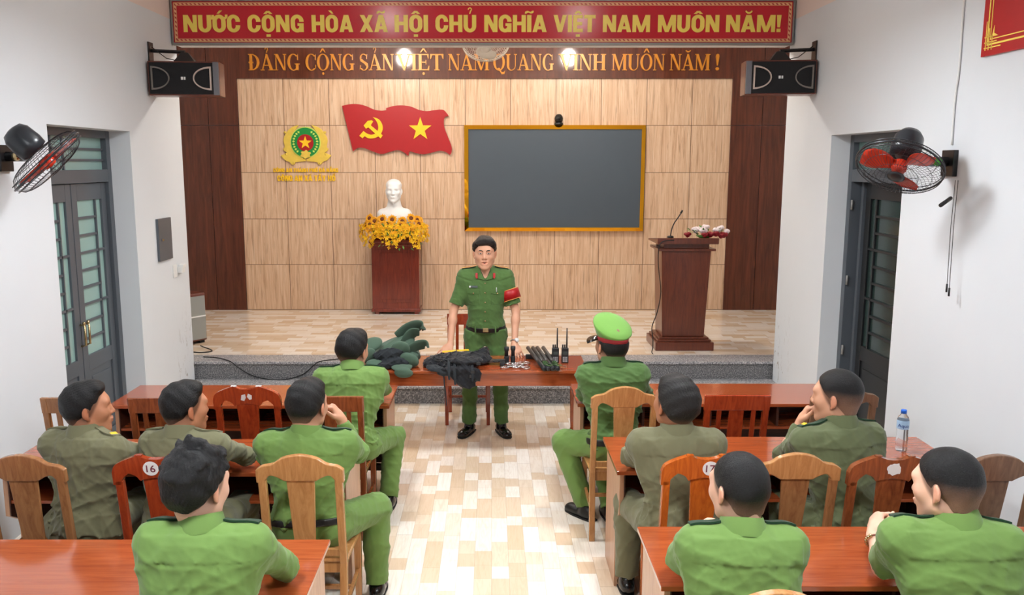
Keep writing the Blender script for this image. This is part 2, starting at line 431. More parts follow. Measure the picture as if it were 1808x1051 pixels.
# ------------------------------------------------------------------ lettering
def text_mesh(s, bold=.0, res=6):
    cu = bpy.data.curves.new('txt', 'FONT'); cu.body = s; cu.size = 1; cu.offset = bold; cu.resolution_u = res
    o = bpy.data.objects.new('txt', cu); COL.objects.link(o)
    dg = bpy.context.evaluated_depsgraph_get(); me = o.evaluated_get(dg).to_mesh()
    vs = [tuple(v.co) for v in me.vertices]; fs = [tuple(p.vertices) for p in me.polygons]
    o.evaluated_get(dg).to_mesh_clear(); bpy.data.objects.remove(o); bpy.data.curves.remove(cu)
    return vs, fs
CAP = None
def put_text(mb, s, u0, u1, w0, w1, d, t, plane='xz', bold=.0, mi=0, flipx=False):
    """word s between u0..u1, caps between w0 and w1, front face at depth d, thickness t behind it"""
    global CAP
    if CAP is None:
        v, _ = text_mesh('N'); CAP = max(p[1] for p in v)
    vs, fs = text_mesh(s, bold)
    x0 = min(p[0] for p in vs); x1 = max(p[0] for p in vs)
    sx = (u1-u0)/(x1-x0); sy = (w1-w0)/CAP
    def P(p, dd):
        u, w = u0+(p[0]-x0)*sx, w0+p[1]*sy
        return (u, dd, w)
    n = len(vs)
    top = [P(p, d) for p in vs]
    mb.add(top, fs, mi)
    if t:
        from collections import Counter
        ed = Counter(); dr = {}
        for f in fs:
            for i in range(len(f)):
                a, b = f[i], f[(i+1) % len(f)]; k = (min(a, b), max(a, b)); ed[k] += 1; dr[k] = (a, b)
        back = [P(p, d+t) for p in vs]
        sides = [(dr[k][1], dr[k][0], n+dr[k][0], n+dr[k][1]) for k, c in ed.items() if c == 1]
        mb.add(top+back, sides, mi)
# --- serif capitals, built stroke by stroke in a box 1 high
def arc(cx, cy, rx, ry, a0, a1, n=14):
    return [(cx+rx*math.cos(math.radians(a0+(a1-a0)*i/n)), cy+ry*math.sin(math.radians(a0+(a1-a0)*i/n))) for i in range(n+1)]
def ring(cx, cy, rx, ry, thx, thy, a0, a1, n=22):
    o = arc(cx, cy, rx, ry, a0, a1, n); i = arc(cx, cy, rx-thx, ry-thy, a0, a1, n)
    return o+i[::-1]
TS, TN, SF = .17, .055, .05
def stem(x, w=TS, y0=0, y1=1, s0=True, s1=True):
    r = [[(x, y0), (x+w, y0), (x+w, y1), (x, y1)]]
    e = .075
    if s0: r.append([(x-e, y0), (x+w+e, y0), (x+w+e, y0+SF), (x-e, y0+SF)])
    if s1: r.append([(x-e, y1-SF), (x+w+e, y1-SF), (x+w+e, y1), (x-e, y1)])
    return r
def serif_glyph(ch):
    if ch == 'I': return stem(.08), .33
    if ch == 'D': return stem(.08)+[ring(.22, .5, .50, .5, .16, .05, -90, 90)]+[[(.2,0),(.24,0),(.24,.05),(.2,.05)]], .78
    if ch == 'N': return stem(.09, TN)+stem(.66, TN, 0, 1, False, True)+[[(.06, 1), (.25, 1), (.715, 0), (.60, 0)]], .82
    if ch == 'M': return stem(.09, TN)+stem(.80, TS)+[[(.06, 1), (.23, 1), (.55, .12), (.45, 0)], [(.80, 1), (.87, 1), (.53, 0), (.45, 0)]], 1.06
    if ch == 'A': return [[(.36, 1), (.44, 1), (.13, 0), (.07, 0)], [(.33, 1), (.44, 1), (.80, 0), (.60, 0)], [(.17, .28), (.66, .28), (.64, .34), (.19, .34)],
                          [(-.02, 0), (.23, 0), (.23, SF), (-.02, SF)], [(.50, 0), (.90, 0), (.90, SF), (.50, SF)]], .86
    if ch == 'V': return [[(.04, 1), (.24, 1), (.52, 0), (.42, 0)], [(.72, 1), (.79, 1), (.50, 0), (.42, 0)],
                          [(-.04, 1-SF), (.36, 1-SF), (.36, 1), (-.04, 1)], [(.62, 1-SF), (.88, 1-SF), (.88, 1), (.62, 1)]], .84
    if ch in 'CG':
        r = [ring(.42, .5, .40, .52, .16, .05, 48, 312)]
        r.append([(.66, .64), (.71, .64), (.71, 1.0), (.66, .88)])
        if ch == 'G': r += stem(.57, TS, .02, .42, False, True)
        else: r.append([(.66, .12), (.70, .12), (.72, .34), (.67, .34)])
        return r, (.84 if ch == 'G' else .76)
    if ch in 'OQ':
        r = [ring(.42, .5, .41, .52, .16, .05, 0, 180), ring(.42, .5, .41, .52, .16, .05, 180, 360)]
        if ch == 'Q': r.append([(.30, .14), (.46, .16), (.60, -.10), (.74, -.10), (.86, 0), (.80, -.22), (.60, -.24), (.50, -.10)])
        return r, .86
    if ch == 'S':
        return [ring(.30, .745, .26, .275, .10, .05, 40, 180, 14), [(.04, .74), (.18, .70), (.30, .60), (.56, .44), (.58, .26), (.44, .28), (.32, .42), (.08, .56)],
                ring(.31, .255, .28, .275, .11, .05, -150, 10, 14), [(.47, .70), (.51, .70), (.53, 1), (.47, .90)], [(.02, .0), (.08, .10), (.10, .32), (.05, .32)]], .62
    if ch == 'T': return stem(.30, TS, 0, 1, True, False)+[[(.0, .93), (.77, .93), (.77, 1), (.0, 1)], [(.0, .70), (.04, .70), (.12, .94), (.0, 1)], [(.77, .70), (.73, .70), (.65, .94), (.77, 1)]], .78
    if ch == 'E': return stem(.08)+[[(.2, .94), (.66, .94), (.66, 1), (.2, 1)], [(.2, 0), (.68, 0), (.68, .06), (.2, .06)], [(.2, .47), (.5, .47), (.5, .53), (.2, .53)],
                          [(.66, .72), (.62, .72), (.56, .95), (.66, .97)], [(.70, .28), (.66, .28), (.58, .05), (.68, .03)], [(.52, .36), (.48, .36), (.48, .64), (.52, .64)]], .72
    if ch == 'H': return stem(.08)+stem(.58)+[[(.2, .46), (.6, .46), (.6, .54), (.2, .54)]], .86
    if ch == 'U': return stem(.08, TS, .3, 1, False, True)+stem(.66, TN, .3, 1, False, True)+[ring(.40, .32, .32, .34, .16, .05, 180, 270, 10), ring(.40, .32, .315, .34, .055, .05, 270, 360, 10)], .82
    if ch == '!': return [[(.06, .98), (.12, 1.02), (.20, .98), (.22, .86), (.155, .30), (.105, .30), (.04, .86)], arc(.13, .10, .09, .10, 0, 340, 10)], .28
    return [], .3
MARKS = {'hook': [ring(.0, 1.30, .10, .12, .04, .04, -60, 190, 10), [(-.03, 1.08), (.02, 1.08), (.06, 1.2), (.02, 1.22)]],
         'hat': [[(-.20, 1.10), (-.13, 1.10), (0, 1.26), (.13, 1.10), (.20, 1.10), (.05, 1.34), (-.05, 1.34)]],
         'dot': [arc(0, -.20, .075, .085, 0, 340, 10)],
         'breve': [ring(0, 1.28, .19, .18, .05, .08, 200, 340, 10)],
         'bar': [[(-.36, .44), (-.06, .44), (-.06, .53), (-.36, .53)]]}
SLOGAN = [('D:bar A:hook N G', -3.153, -2.485), ('C O:hat:dot N G', -2.415, -1.775), ('S A:hook N', -1.715, -1.262), ('V I E:hat:dot T', -1.235, -.622),
          ('N A M', -.565, -.028), ('Q U A N G', .02, .81), ('V I N H', .875, 1.49), ('M U O:hat N', 1.558, 2.25), ('N A:breve M', 2.31, 2.835), ('!', 2.895, 2.965)]
sl = thing('slogan_lettering', 'ochre gold serif slogan letters mounted on the dark brown band', 'lettering', (-.08, YW-.06, 3.51))
og = tuple(sl.location)
for word, x0, x1 in SLOGAN:
    toks = word.split(); ws = [serif_glyph(t.split(':')[0])[1] for t in toks]
    tot = sum(ws)+.03*(len(ws)-1); sx = (x1-x0)/tot; cur = x0; sz = .205
    for t, w in zip(toks, ws):
        parts = t.split(':'); polys, _ = serif_glyph(parts[0])
        cxm = {'A': .40, 'O': .42, 'E': .36, 'D': .38}.get(parts[0], .4)
        polys = list(polys)
        for mk in parts[1:]: polys += [[(p[0]+cxm, p[1]) for p in q] for q in MARKS[mk]]
        mb = MB()
        for qi, q in enumerate(polys):
            e = .0004*qi
            mb.prism([(cur+p[0]*sx, 3.512+p[1]*sz) for p in q], YW-.085-e, YW-.060, 'y')
        obj('letter', mb, M['gold_letter'], sl, origin=og)
        cur += (w+.03)*sx

# --- heavy condensed sans capitals
def ROUND(parts, w=.80, tx=.27, ty=.21, cap=.36):
    c, r = w/2, w/2; P = []
    if 't' in parts: P.append(ring(c, 1-cap, r, cap+.02, tx, ty, 0, 180, 20))
    if 'b' in parts: P.append(ring(c, cap, r, cap+.02, tx, ty, 180, 360, 20))
    if 'l' in parts: P.append([(0, cap), (tx, cap), (tx, 1-cap), (0, 1-cap)])
    if 'r' in parts: P.append([(w-tx, cap), (w, cap), (w, 1-cap), (w-tx, 1-cap)])
    return P
def BX(x0, x1, y0, y1): return [(x0, y0), (x1, y0), (x1, y1), (x0, y1)]
def sans_glyph(ch):
    k = .27
    if ch == 'I': return [BX(0, k, 0, 1)], k
    if ch == 'N': return [BX(0, .25, 0, 1), BX(.58, .83, 0, 1), [(0, 1), (.29, 1), (.83, 0), (.54, 0)]], .83
    if ch == 'M': return [BX(0, .24, 0, 1), BX(.86, 1.10, 0, 1), [(0, 1), (.30, 1), (.66, 0), (.44, 0)], [(.80, 1), (1.10, 1), (.66, 0), (.44, 0)]], 1.10
    if ch == 'U': return ROUND('b')+[BX(0, k, .36, 1), BX(.53, .80, .36, 1)], .80
    if ch == 'O': return ROUND('tblr'), .80
    if ch == 'C': return ROUND('tbl')+[BX(.53, .80, .60, .65), BX(.53, .80, .35, .40)], .80
    if ch == 'G': return ROUND('tbl')+[BX(.53, .80, .60, .65), BX(.56, .80, 0, .52), BX(.42, .80, .36, .52)], .80
    if ch == 'D': return ROUND('tbr')+[BX(0, k, 0, 1), BX(.1, .42, .79, 1), BX(.1, .42, 0, .21)], .80
    if ch == 'H': return [BX(0, k, 0, 1), BX(.55, .82, 0, 1), BX(.2, .6, .40, .61)], .82
    if ch == 'A': return [[(.29, 1), (.55, 1), (.27, 0), (0, 0)], [(.33, 1), (.59, 1), (.88, 0), (.61, 0)], BX(.2, .68, .16, .34)], .88
    if ch == 'V': return [[(0, 1), (.27, 1), (.56, 0), (.30, 0)], [(.60, 1), (.87, 1), (.57, 0), (.31, 0)]], .87
    if ch == 'X': return [[(0, 1), (.29, 1), (.86, 0), (.57, 0)], [(.57, 1), (.86, 1), (.29, 0), (0, 0)]], .86
    if ch == 'Y': return [[(0, 1), (.28, 1), (.55, .4), (.32, .4)], [(.58, 1), (.86, 1), (.55, .4), (.32, .4)], BX(.30, .57, 0, .45)], .86
    if ch == 'T': return [BX(.24, .52, 0, 1), BX(0, .76, .80, 1)], .76
    if ch == 'E': return [BX(0, k, 0, 1), BX(.2, .64, .80, 1), BX(.2, .60, .40, .59), BX(.2, .65, 0, .20)], .65
    if ch == 'P': return [BX(0, k, 0, 1), BX(.2, .45, .82, 1), BX(.2, .45, .38, .55), ring(.44, .69, .34, .31, .24, .15, -90, 90, 14)], .78
    if ch == '!': return [[(0, 1), (.28, 1), (.22, .28), (.06, .28)], BX(.02, .26, 0, .20)], .28
    return [], .3
SMARK = {'dot': [BX(-.13, .13, -.28, -.13)], 'hat': [[(-.28, 1.06), (-.10, 1.06), (0, 1.13), (.10, 1.06), (.28, 1.06), (.10, 1.23), (-.10, 1.23)]],
         'grave': [[(-.02, 1.08), (.12, 1.08), (-.04, 1.26), (-.22, 1.26)]], 'acute': [[(-.12, 1.08), (.02, 1.08), (.22, 1.26), (.04, 1.26)]],
         'highacute': [[(.14, 1.16), (.24, 1.16), (.40, 1.38), (.26, 1.38)]], 'highgrave': [[(.30, 1.16), (.42, 1.16), (.30, 1.38), (.14, 1.38)]],
         'tilde': [[(-.28, 1.08), (-.26, 1.19), (-.12, 1.24), (.08, 1.18), (.20, 1.24), (.28, 1.24), (.25, 1.12), (.12, 1.08), (-.08, 1.14), (-.18, 1.08)]],
         'hightilde': [[(-.22, 1.28), (-.20, 1.38), (-.10, 1.42), (.06, 1.36), (.16, 1.42), (.24, 1.42), (.20, 1.32), (.10, 1.28), (-.06, 1.34), (-.14, 1.28)]],
         'hook': [ring(0, 1.32, .13, .12, .06, .06, -70, 190, 10), [(-.05, 1.07), (.03, 1.07), (.08, 1.22), (.01, 1.25)]],
         'breve': [ring(0, 1.27, .22, .20, .08, .10, 190, 350, 12)], 'bar': [BX(-.52, -.02, .42, .57)],
         'hornU': [[(.28, .84), (.42, .88), (.44, 1.0), (.58, 1.0), (.58, .86), (.48, .74), (.30, .72)]], 'hornO': [[(.22, .84), (.36, .88), (.38, 1.02), (.53, 1.02), (.53, .88), (.44, .76), (.26, .72)]]}
def sans_word(mb, word, x0, x1, z0, z1, y0, y1, gap=.075, ek=.0002):
    toks = word.split(); ws = [sans_glyph(t.split(':')[0])[1] for t in toks]; tot = sum(ws)+gap*(len(ws)-1); sx = (x1-x0)/tot; cur = x0; sz = z1-z0
    for t, w in zip(toks, ws):
        pt_ = t.split(':'); polys = list(sans_glyph(pt_[0])[0]); cm_ = w/2
        for mk in pt_[1:]: polys += [[(q[0]+cm_, q[1]) for q in pl_] for pl_ in SMARK[mk]]
        for i, pl_ in enumerate(polys): mb.prism([(cur+q[0]*sx, z0+q[1]*sz) for q in pl_], y0-ek*i, y1, 'y')
        cur += (w+gap)*sx
# ------------------------------------------------------------------ red banner over the opening
bn = thing('banner', 'long red framed banner with pale yellow capitals across the stage opening', 'banner', (-.08, 8.2, 3.40))
og = tuple(bn.location)
bx0, bx1, bz0, bz1 = -2.955, 2.79, 3.428, 3.80
obj('banner_sheet', MB().box(bx0, bx1, 8.185, 8.20, bz0, bz1), M['banner_red'], bn, origin=og)
fr = MB()
fr.box(bx0-.012, bx1+.012, 8.165, 8.205, bz0-.022, bz0); fr.box(bx0-.012, bx1+.012, 8.165, 8.205, bz1, bz1+.02)
fr.box(bx0-.012, bx0, 8.165, 8.205, bz0, bz1); fr.box(bx1, bx1+.012, 8.165, 8.205, bz0, bz1)
obj('banner_frame', fr, M['grey_metal'], bn, origin=og)
def greek():
    t = NT('cream_key_pattern_border', .4)
    tc = t.n('ShaderNodeTexCoord'); sx = t.n('ShaderNodeSeparateXYZ'); t.l(tc.outputs['Object'], sx.inputs[0])
    a = t.m('FRACT', t.m('MULTIPLY', t.m('ADD', sx.outputs[0], t.m('MULTIPLY', sx.outputs[2], 1.0)), 26))
    f = t.m('LESS_THAN', t.m('ABSOLUTE', t.m('SUBTRACT', a, .5)), .22)
    t.base(t.mix(f, srgb(250, 196, 150), srgb(196, 60, 50))); return t.mat
bd = MB(); i = .022
for a, b, th in ((.010, .017, 0), (.034, .038, 0)):
    bd.box(bx0+a, bx1-a, 8.1825, 8.1849, bz0+a, bz0+b); bd.box(bx0+a, bx1-a, 8.1825, 8.1849, bz1-b, bz1-a)
    bd.box(bx0+a, bx0+b, 8.1825, 8.1849, bz0+b, bz1-b); bd.box(bx1-b, bx1-a, 8.1825, 8.1849, bz0+b, bz1-b)
obj('border_line', bd, plain('cream_border_print', srgb(250, 200, 140), .4), bn, origin=og)
bd = MB(); a, b = .019, .032
bd.box(bx0+a, bx1-a, 8.1825, 8.1849, bz0+a, bz0+b); bd.box(bx0+a, bx1-a, 8.1825, 8.1849, bz1-b, bz1-a)
bd.box(bx0+a, bx0+b, 8.1825, 8.1849, bz0+b, bz1-b); bd.box(bx1-b, bx1-a, 8.1825, 8.1849, bz0+b, bz1-b)
obj('border_key_pattern', bd, greek(), bn, origin=og)
WORDS = [('N U:hornU O:hornO:acute C', 325, 425), ('C O:hat:dot N G', 438, 537), ('H O:grave A', 551, 624), ('X A:tilde', 636, 685), ('H O:hat:dot I', 697, 756), ('C H U:hook', 769, 841), ('N G H I:tilde A', 855, 965),
         ('V I E:hat:dot T', 977, 1051), ('N A M', 1064, 1147), ('M U O:hat N', 1161, 1269), ('N A:breve M !', 1281, 1378)]
mb = MB()
for w, a, b in WORDS: sans_word(mb, w, (a-868)*.005268, (b-868)*.005268, 3.525, 3.678, 8.1815, 8.1845)
obj('banner_text', mb, M['banner_letter'], bn, origin=og)

# ------------------------------------------------------------------ flag board, emblem, office lettering
def wl(ox, oy, k=.001389, X0=-2.952, Z0=3.13):
    return lambda p: (X0+(p[0]-ox)*k, Z0-(p[1]-oy)*k*1.015)
Wm = wl(0, 0)
def smooth_poly(pts, n=4):
    out = []; m = len(pts)
    for i in range(m):
        p0, p1, p2, p3 = pts[i-1], pts[i], pts[(i+1) % m], pts[(i+2) % m]
        for k in range(n):
            t = k/n
            out.append(tuple(.5*((2*p1[j])+(-p0[j]+p2[j])*t+(2*p0[j]-5*p1[j]+4*p2[j]-p3[j])*t*t+(-p0[j]+3*p1[j]-3*p2[j]+p3[j])*t**3) for j in (0, 1)))
    return out
def catseg(pts, n=6):
    out = []; m = len(pts)
    for i in range(m-1):
        p0, p1, p2, p3 = pts[max(i-1, 0)], pts[i], pts[i+1], pts[min(i+2, m-1)]
        for k in range(n):
            t = k/n
            out.append(tuple(.5*((2*p1[j])+(-p0[j]+p2[j])*t+(2*p0[j]-5*p1[j]+4*p2[j]-p3[j])*t*t+(-p0[j]+3*p1[j]-3*p2[j]+p3[j])*t**3) for j in range(len(p1))))
    out.append(tuple(pts[-1])); return out
top = catseg([(718, 48), (800, 32), (880, 34), (950, 52), (1020, 82), (1085, 92), (1132, 88)])+[(1132, 68)]+catseg([(1133, 68), (1210, 48), (1290, 44), (1370, 56), (1440, 84), (1510, 96), (1580, 88), (1640, 82), (1680, 90), (1722, 142)])
right = catseg([(1722, 142), (1690, 148), (1674, 180), (1680, 250), (1715, 340), (1745, 420), (1745, 470), (1730, 498)])
bot = catseg([(1730, 498), (1690, 470), (1630, 458), (1560, 475), (1480, 490), (1410, 480), (1355, 462)])+[(1340, 470), (1335, 506)]+catseg([(1334, 506), (1290, 470), (1230, 452), (1160, 468), (1080, 488), (1000, 465), (920, 435), (860, 432), (810, 462)])
fl = thing('flag_board', 'red double flag board with yellow hammer, sickle and star on the panelling', 'flag board', (-1.24, YW-.03, 2.75))
og = tuple(fl.location)
pts = [Wm(p) for p in top+right[1:]+bot[1:]]
obj('flag_panel', MB().prism(pts, YW-.075, YW-.045, 'y'), M['flag_red'], fl, origin=og, bevel=.004)
obj('spacer', MB().box(-1.5, -1.2, YW-.045, YW-.0325, 2.7, 2.9), M['black'], fl, origin=og)
def star(cx, cy, R, r, rot=90):
    return [(cx+(R if i % 2 == 0 else r)*math.cos(math.radians(rot+36*i)), cy-(R if i % 2 == 0 else r)*math.sin(math.radians(rot+36*i))) for i in range(10)]
obj('star', MB().prism([Wm(p) for p in star(1452, 262, 112, 44)], YW-.088, YW-.075, 'y'), M['yellow_letter'], fl, origin=og, bevel=.003)
sick = catseg([(1005, 150), (1060, 170), (1092, 215), (1096, 265), (1070, 315), (1020, 342), (965, 345), (925, 325)])+[(905, 345), (875, 322), (915, 278), (945, 300)]+catseg([(945, 300), (990, 312), (1035, 295), (1055, 255), (1050, 210), (1030, 175), (1005, 150)])[1:-1]
obj('sickle', MB().prism([Wm(p) for p in sick], YW-.088, YW-.075, 'y'), M['yellow_letter'], fl, origin=og, bevel=.002)
ham = [(918, 228), (958, 185), (995, 180), (1010, 190), (985, 225), (1096, 318), (1076, 346), (962, 245), (940, 258)]
obj('hammer', MB().prism([Wm(p) for p in ham], YW-.092, YW-.075, 'y'), M['yellow_letter'], fl, origin=og, bevel=.002)
# emblem
em = thing('police_emblem', 'round green and red emblem with a star and gold wreath wings on the panelling', 'emblem', (-2.452, YW-.03, 2.6))
og = tuple(em.location)
half = catseg([(420, 222), (480, 240), (530, 280), (568, 350), (560, 420), (575, 445), (540, 478)])+[(600, 500)]+catseg([(596, 508), (560, 545), (520, 562), (500, 585), (475, 585), (465, 566), (420, 560), (365, 556)])
left = [(720-x, y) for x, y in half]
outl = half+left[::-1][1:]
outl = [p for p in outl if True]
# cut an opening at the top: join wings below the disc
M['emblem_gold'] = plain('emblem_gold_paint', srgb(238, 204, 84), .4, 0, var=.12, scale=20)
M['emblem_green'] = plain('emblem_green', srgb(20, 140, 60), .35)
M['emblem_leaf'] = plain('emblem_pale_leaf', srgb(204, 226, 104), .35)
body_half = half+[(362, 540)]+arc(362, 385, 148, 150, 80, 10, 8)[0:0]
wing = half+[(362, 540), (470, 480), (505, 385), (470, 290)]
obj('wreath_wing', MB().prism([Wm(p) for p in wing], YW-.055, YW-.0305, 'y'), M['emblem_gold'], em, origin=og, bevel=.003)
obj('wreath_wing', MB().prism([Wm((720-p[0], p[1])) for p in wing], YW-.055, YW-.0305, 'y'), M['emblem_gold'], em, origin=og, bevel=.003)
def disc(cx, cy, r, n=40): return [(cx+r*math.cos(2*PI*i/n), cy+r*math.sin(2*PI*i/n)) for i in range(n)]
obj('rim', MB().prism([Wm(p) for p in disc(360, 382, 144)], YW-.060, YW-.0305, 'y'), M['emblem_leaf'], em, origin=og)
obj('green_disc', MB().prism([Wm(p) for p in disc(360, 382, 136)], YW-.064, YW-.0305, 'y'), M['emblem_green'], em, origin=og)
lv = MB()
for s in (-1, 1):
    for k in range(9):
        a = math.radians(-52+k*13)
        cx, cy = 360+s*112*math.cos(a), 382+112*math.sin(a)
        t = (-s*math.sin(a), math.cos(a)); nn = (s*math.cos(a), math.sin(a))
        for q in (-1, 1):
            pp = [(cx, cy), (cx+q*nn[0]*13-t[0]*9, cy+q*nn[1]*13-t[1]*9), (cx-t[0]*20, cy-t[1]*20)]
            lv.prism([Wm(p) for p in pp], YW-.067-.0003*k, YW-.064, 'y')
obj('rice_ear', lv, M['emblem_leaf'], em, origin=og)
obj('red_disc', MB().prism([Wm(p) for p in disc(360, 385, 78)], YW-.067, YW-.0305, 'y'), M['flag_red'], em, origin=og)
obj('star', MB().prism([Wm(p) for p in star(360, 385, 62, 25)], YW-.071, YW-.067, 'y'), M['yellow_letter'], em, origin=og)
gear = []
for k in range(24):
    a = 2*PI*k/24; r = 52 if (k//2) % 2 else 40; gear.append((360+r*math.cos(a), 492+r*math.sin(a)*.78))
obj('gear', MB().prism([Wm(p) for p in gear], YW-.071, YW-.064, 'y'), M['emblem_gold'], em, origin=og)
kn = MB()
for p in ((168, 290), (545, 290), (172, 490), (243, 572), (490, 572), (548, 490)):
    q = Wm(p); kn.ball((q[0], YW-.045, q[1]), .018, 10, 6)
obj('knob', kn, M['emblem_gold'], em, True, origin=og)
ol = thing('office_lettering', 'two lines of small yellow raised lettering below the emblem', 'lettering', (-2.42, YW-.03, 2.25))
og = tuple(ol.location)
def sans_line(mb, words, x0, x1, z0, z1, y0, y1, sp=.5, gap=.11):
    W = [sum(sans_glyph(t.split(':')[0])[1] for t in w.split())+gap*(len(w.split())-1) for w in words]; k = (x1-x0)/(sum(W)+sp*(len(W)-1)); c = x0
    for w, q in zip(words, W): sans_word(mb, w, c, c+q*k, z0, z1, y0, y1, gap); c += (q+sp)*k
mb = MB(); sans_line(mb, ['C O:hat N G', 'A N', 'T H A:grave N H', 'P H O:hat:highacute', 'D:bar A:grave', 'N A:breve:hightilde N G'], -2.895, -2.035, 2.205, 2.255, YW-.045, YW-.0305)
obj('upper_line', mb, M['yellow_letter'], ol, origin=og)
mb = MB(); sans_line(mb, ['C O:hat N G', 'A N', 'X A:tilde', 'T A:hat Y', 'H O:hat:highgrave'], -2.845, -2.075, 2.088, 2.162, YW-.045, YW-.0305)
obj('lower_line', mb, M['yellow_letter'], ol, origin=og)

# ------------------------------------------------------------------ LED screen
sc = thing('led_screen', 'large blank charcoal display in a mirror gold frame on the panelling', 'screen', (.835, YW-.03, 1.43))
og = tuple(sc.location)
sx0, sx1, sz0, sz1 = -.36, 2.02, 1.425, 2.815
obj('display_panel', MB().box(sx0+.05, sx1-.05, YW-.11, YW-.031, sz0+.045, sz1-.05), M['screen'], sc, origin=og)
fr = MB()
o = [(sx0, sz0), (sx1, sz0), (sx1, sz1), (sx0, sz1)]; inn = [(sx0+.055, sz0+.05), (sx1-.055, sz0+.05), (sx1-.055, sz1-.055), (sx0+.055, sz1-.055)]
for k in range(4):
    a, b, c, d = o[k], o[(k+1) % 4], inn[(k+1) % 4], inn[k]
    fr.add([(a[0], YW-.09, a[1]), (b[0], YW-.09, b[1]), (c[0], YW-.125, c[1]), (d[0], YW-.125, d[1]),
            (a[0], YW-.031, a[1]), (b[0], YW-.031, b[1]), (c[0], YW-.031, c[1]), (d[0], YW-.031, d[1])],
           [(0, 1, 2, 3), (4, 7, 6, 5), (0, 4, 5, 1), (3, 2, 6, 7), (1, 5, 6, 2), (0, 3, 7, 4)])
obj('gold_frame', fr, M['gold'], sc, origin=og)
cm = thing('conference_camera', 'small black dome camera standing on the gold screen frame', 'camera', (.88, YW-.07, 2.816))
obj('base', MB().lathe([(.055, 0), (.06, .01), (.055, .03), (.045, .035)], 20), M['black'], cm, True)
obj('camera_head', MB().lathe([(.035, .035), (.052, .05), (.056, .08), (.05, .11), (.03, .135), (.01, .14)], 20), M['black'], cm, True)
obj('lens', MB().cyl((0, -.045, .09), (0, -.07, .088), .025, .022), M['rubber'], cm, True)

# ------------------------------------------------------------------ stage furniture
def taper_box(mb, x0, x1, y0, y1, z0, a0, a1, b0, b1, z1, mi=0):
    mb.hexa([(x0,y0,z0),(x1,y0,z0),(x1,y1,z0),(x0,y1,z0)], [(a0,b0,z1),(a1,b0,z1),(a1,b1,z1),(a0,b1,z1)], mi)
pd = thing('pedestal', 'carved reddish wooden pedestal under the white bust', 'pedestal', (-1.26, 11.05, ZS))
mb = MB().box(-.31, .31, -.005, .30, .06, .95); obj('carcass', mb, M['pedestal'], pd, bevel=.006)
mb = MB().box(-.235, .235, -.016, -.005, .16, .86); mb.box(-.20, .20, -.024, -.016, .20, .82); obj('front_panel', mb, M['pedestal'], pd, bevel=.006)
mb = MB().box(-.34, .34, -.03, .31, .94, .99); mb.box(-.325, .325, -.02, .305, .90, .94); obj('top_slab', mb, M['pedestal'], pd, bevel=.01)
mb = MB().box(-.29, .29, .0, .29, .99, 1.10); obj('upper_block', mb, M['pedestal'], pd, bevel=.008)
mb = MB().box(-.325, .325, -.02, .305, .03, .075); obj('plinth', mb, M['pedestal'], pd, bevel=.008)
for x in (-.28, .24):
    for y in (0, .25):
        obj('foot', MB().box(x, x+.06, y, y+.05, 0, .03), M['pedestal'], pd, bevel=.004)
ls = thing('lectern', 'brown wooden lectern on a stepped base at the right of the stage', 'lectern', (2.05, 9.1, ZS))
mb = MB().box(-.31, .31, -.27, .27, 0, .09); mb.box(-.285, .285, -.24, .25, .09, .115); mb.box(-.265, .265, -.215, .235, .115, .135)
obj('stepped_base', mb, M['rostrum'], ls, bevel=.006)
mb = MB(); taper_box(mb, -.225, .225, -.17, .20, .135, -.26, .26, -.20, .22, 1.06); obj('column', mb, M['rostrum'], ls, bevel=.006)
obj('lower_shelf', MB().box(-.30, .30, -.24, .26, 1.06, 1.085), M['rostrum'], ls, bevel=.004)
obj('neck', MB().box(-.24, .24, -.19, .22, 1.085, 1.135), M['rostrum'], ls, bevel=.003)
mb = MB(); mb.hexa([(-.32,-.27,1.135),(.32,-.27,1.135),(.32,.27,1.135),(-.32,.27,1.135)], [(-.32,-.27,1.20),(.32,-.27,1.20),(.32,.27,1.155),(-.32,.27,1.155)])
obj('desk_top', mb, M['rostrum'], ls, bevel=.006)
mc = thing('gooseneck_microphone', 'thin black gooseneck microphone rising from the lectern', 'microphone', (1.90, 9.02, ZS+1.19))
obj('base', MB().lathe([(.035, -.002), (.035, .012), (.02, .02)], 16), M['black'], mc, True)
gp = catseg([(0, 0, .01), (.01, 0, .08), (.035, .0, .15), (.075, -.01, .215), (.10, -.015, .26)], 5)
obj('gooseneck', MB().tube(gp, .006), M['black'], mc, True)
obj('capsule', MB().cyl(gp[-1], (.115, -.02, .29), .011, .009, 10), M['rubber'], mc, True)
cb = MB().tube(catseg([(1.90, 8.82, 1.53), (1.755, 8.80, 1.50), (1.735, 8.80, 1.30), (1.77, 8.79, 1.0), (1.74, 8.79, .78), (1.69, 8.79, .62), (1.70, 8.78, .50), (1.70, 8.77, .40), (1.685, 8.74, .359), (1.68, 8.66, .359)], 6), .005, 6)
tag(obj('microphone_cable', cb, M['rubber'], None, True, origin=(1.70, 8.78, .35)), 'thin dark cable hanging down the left side of the lectern', 'cable')
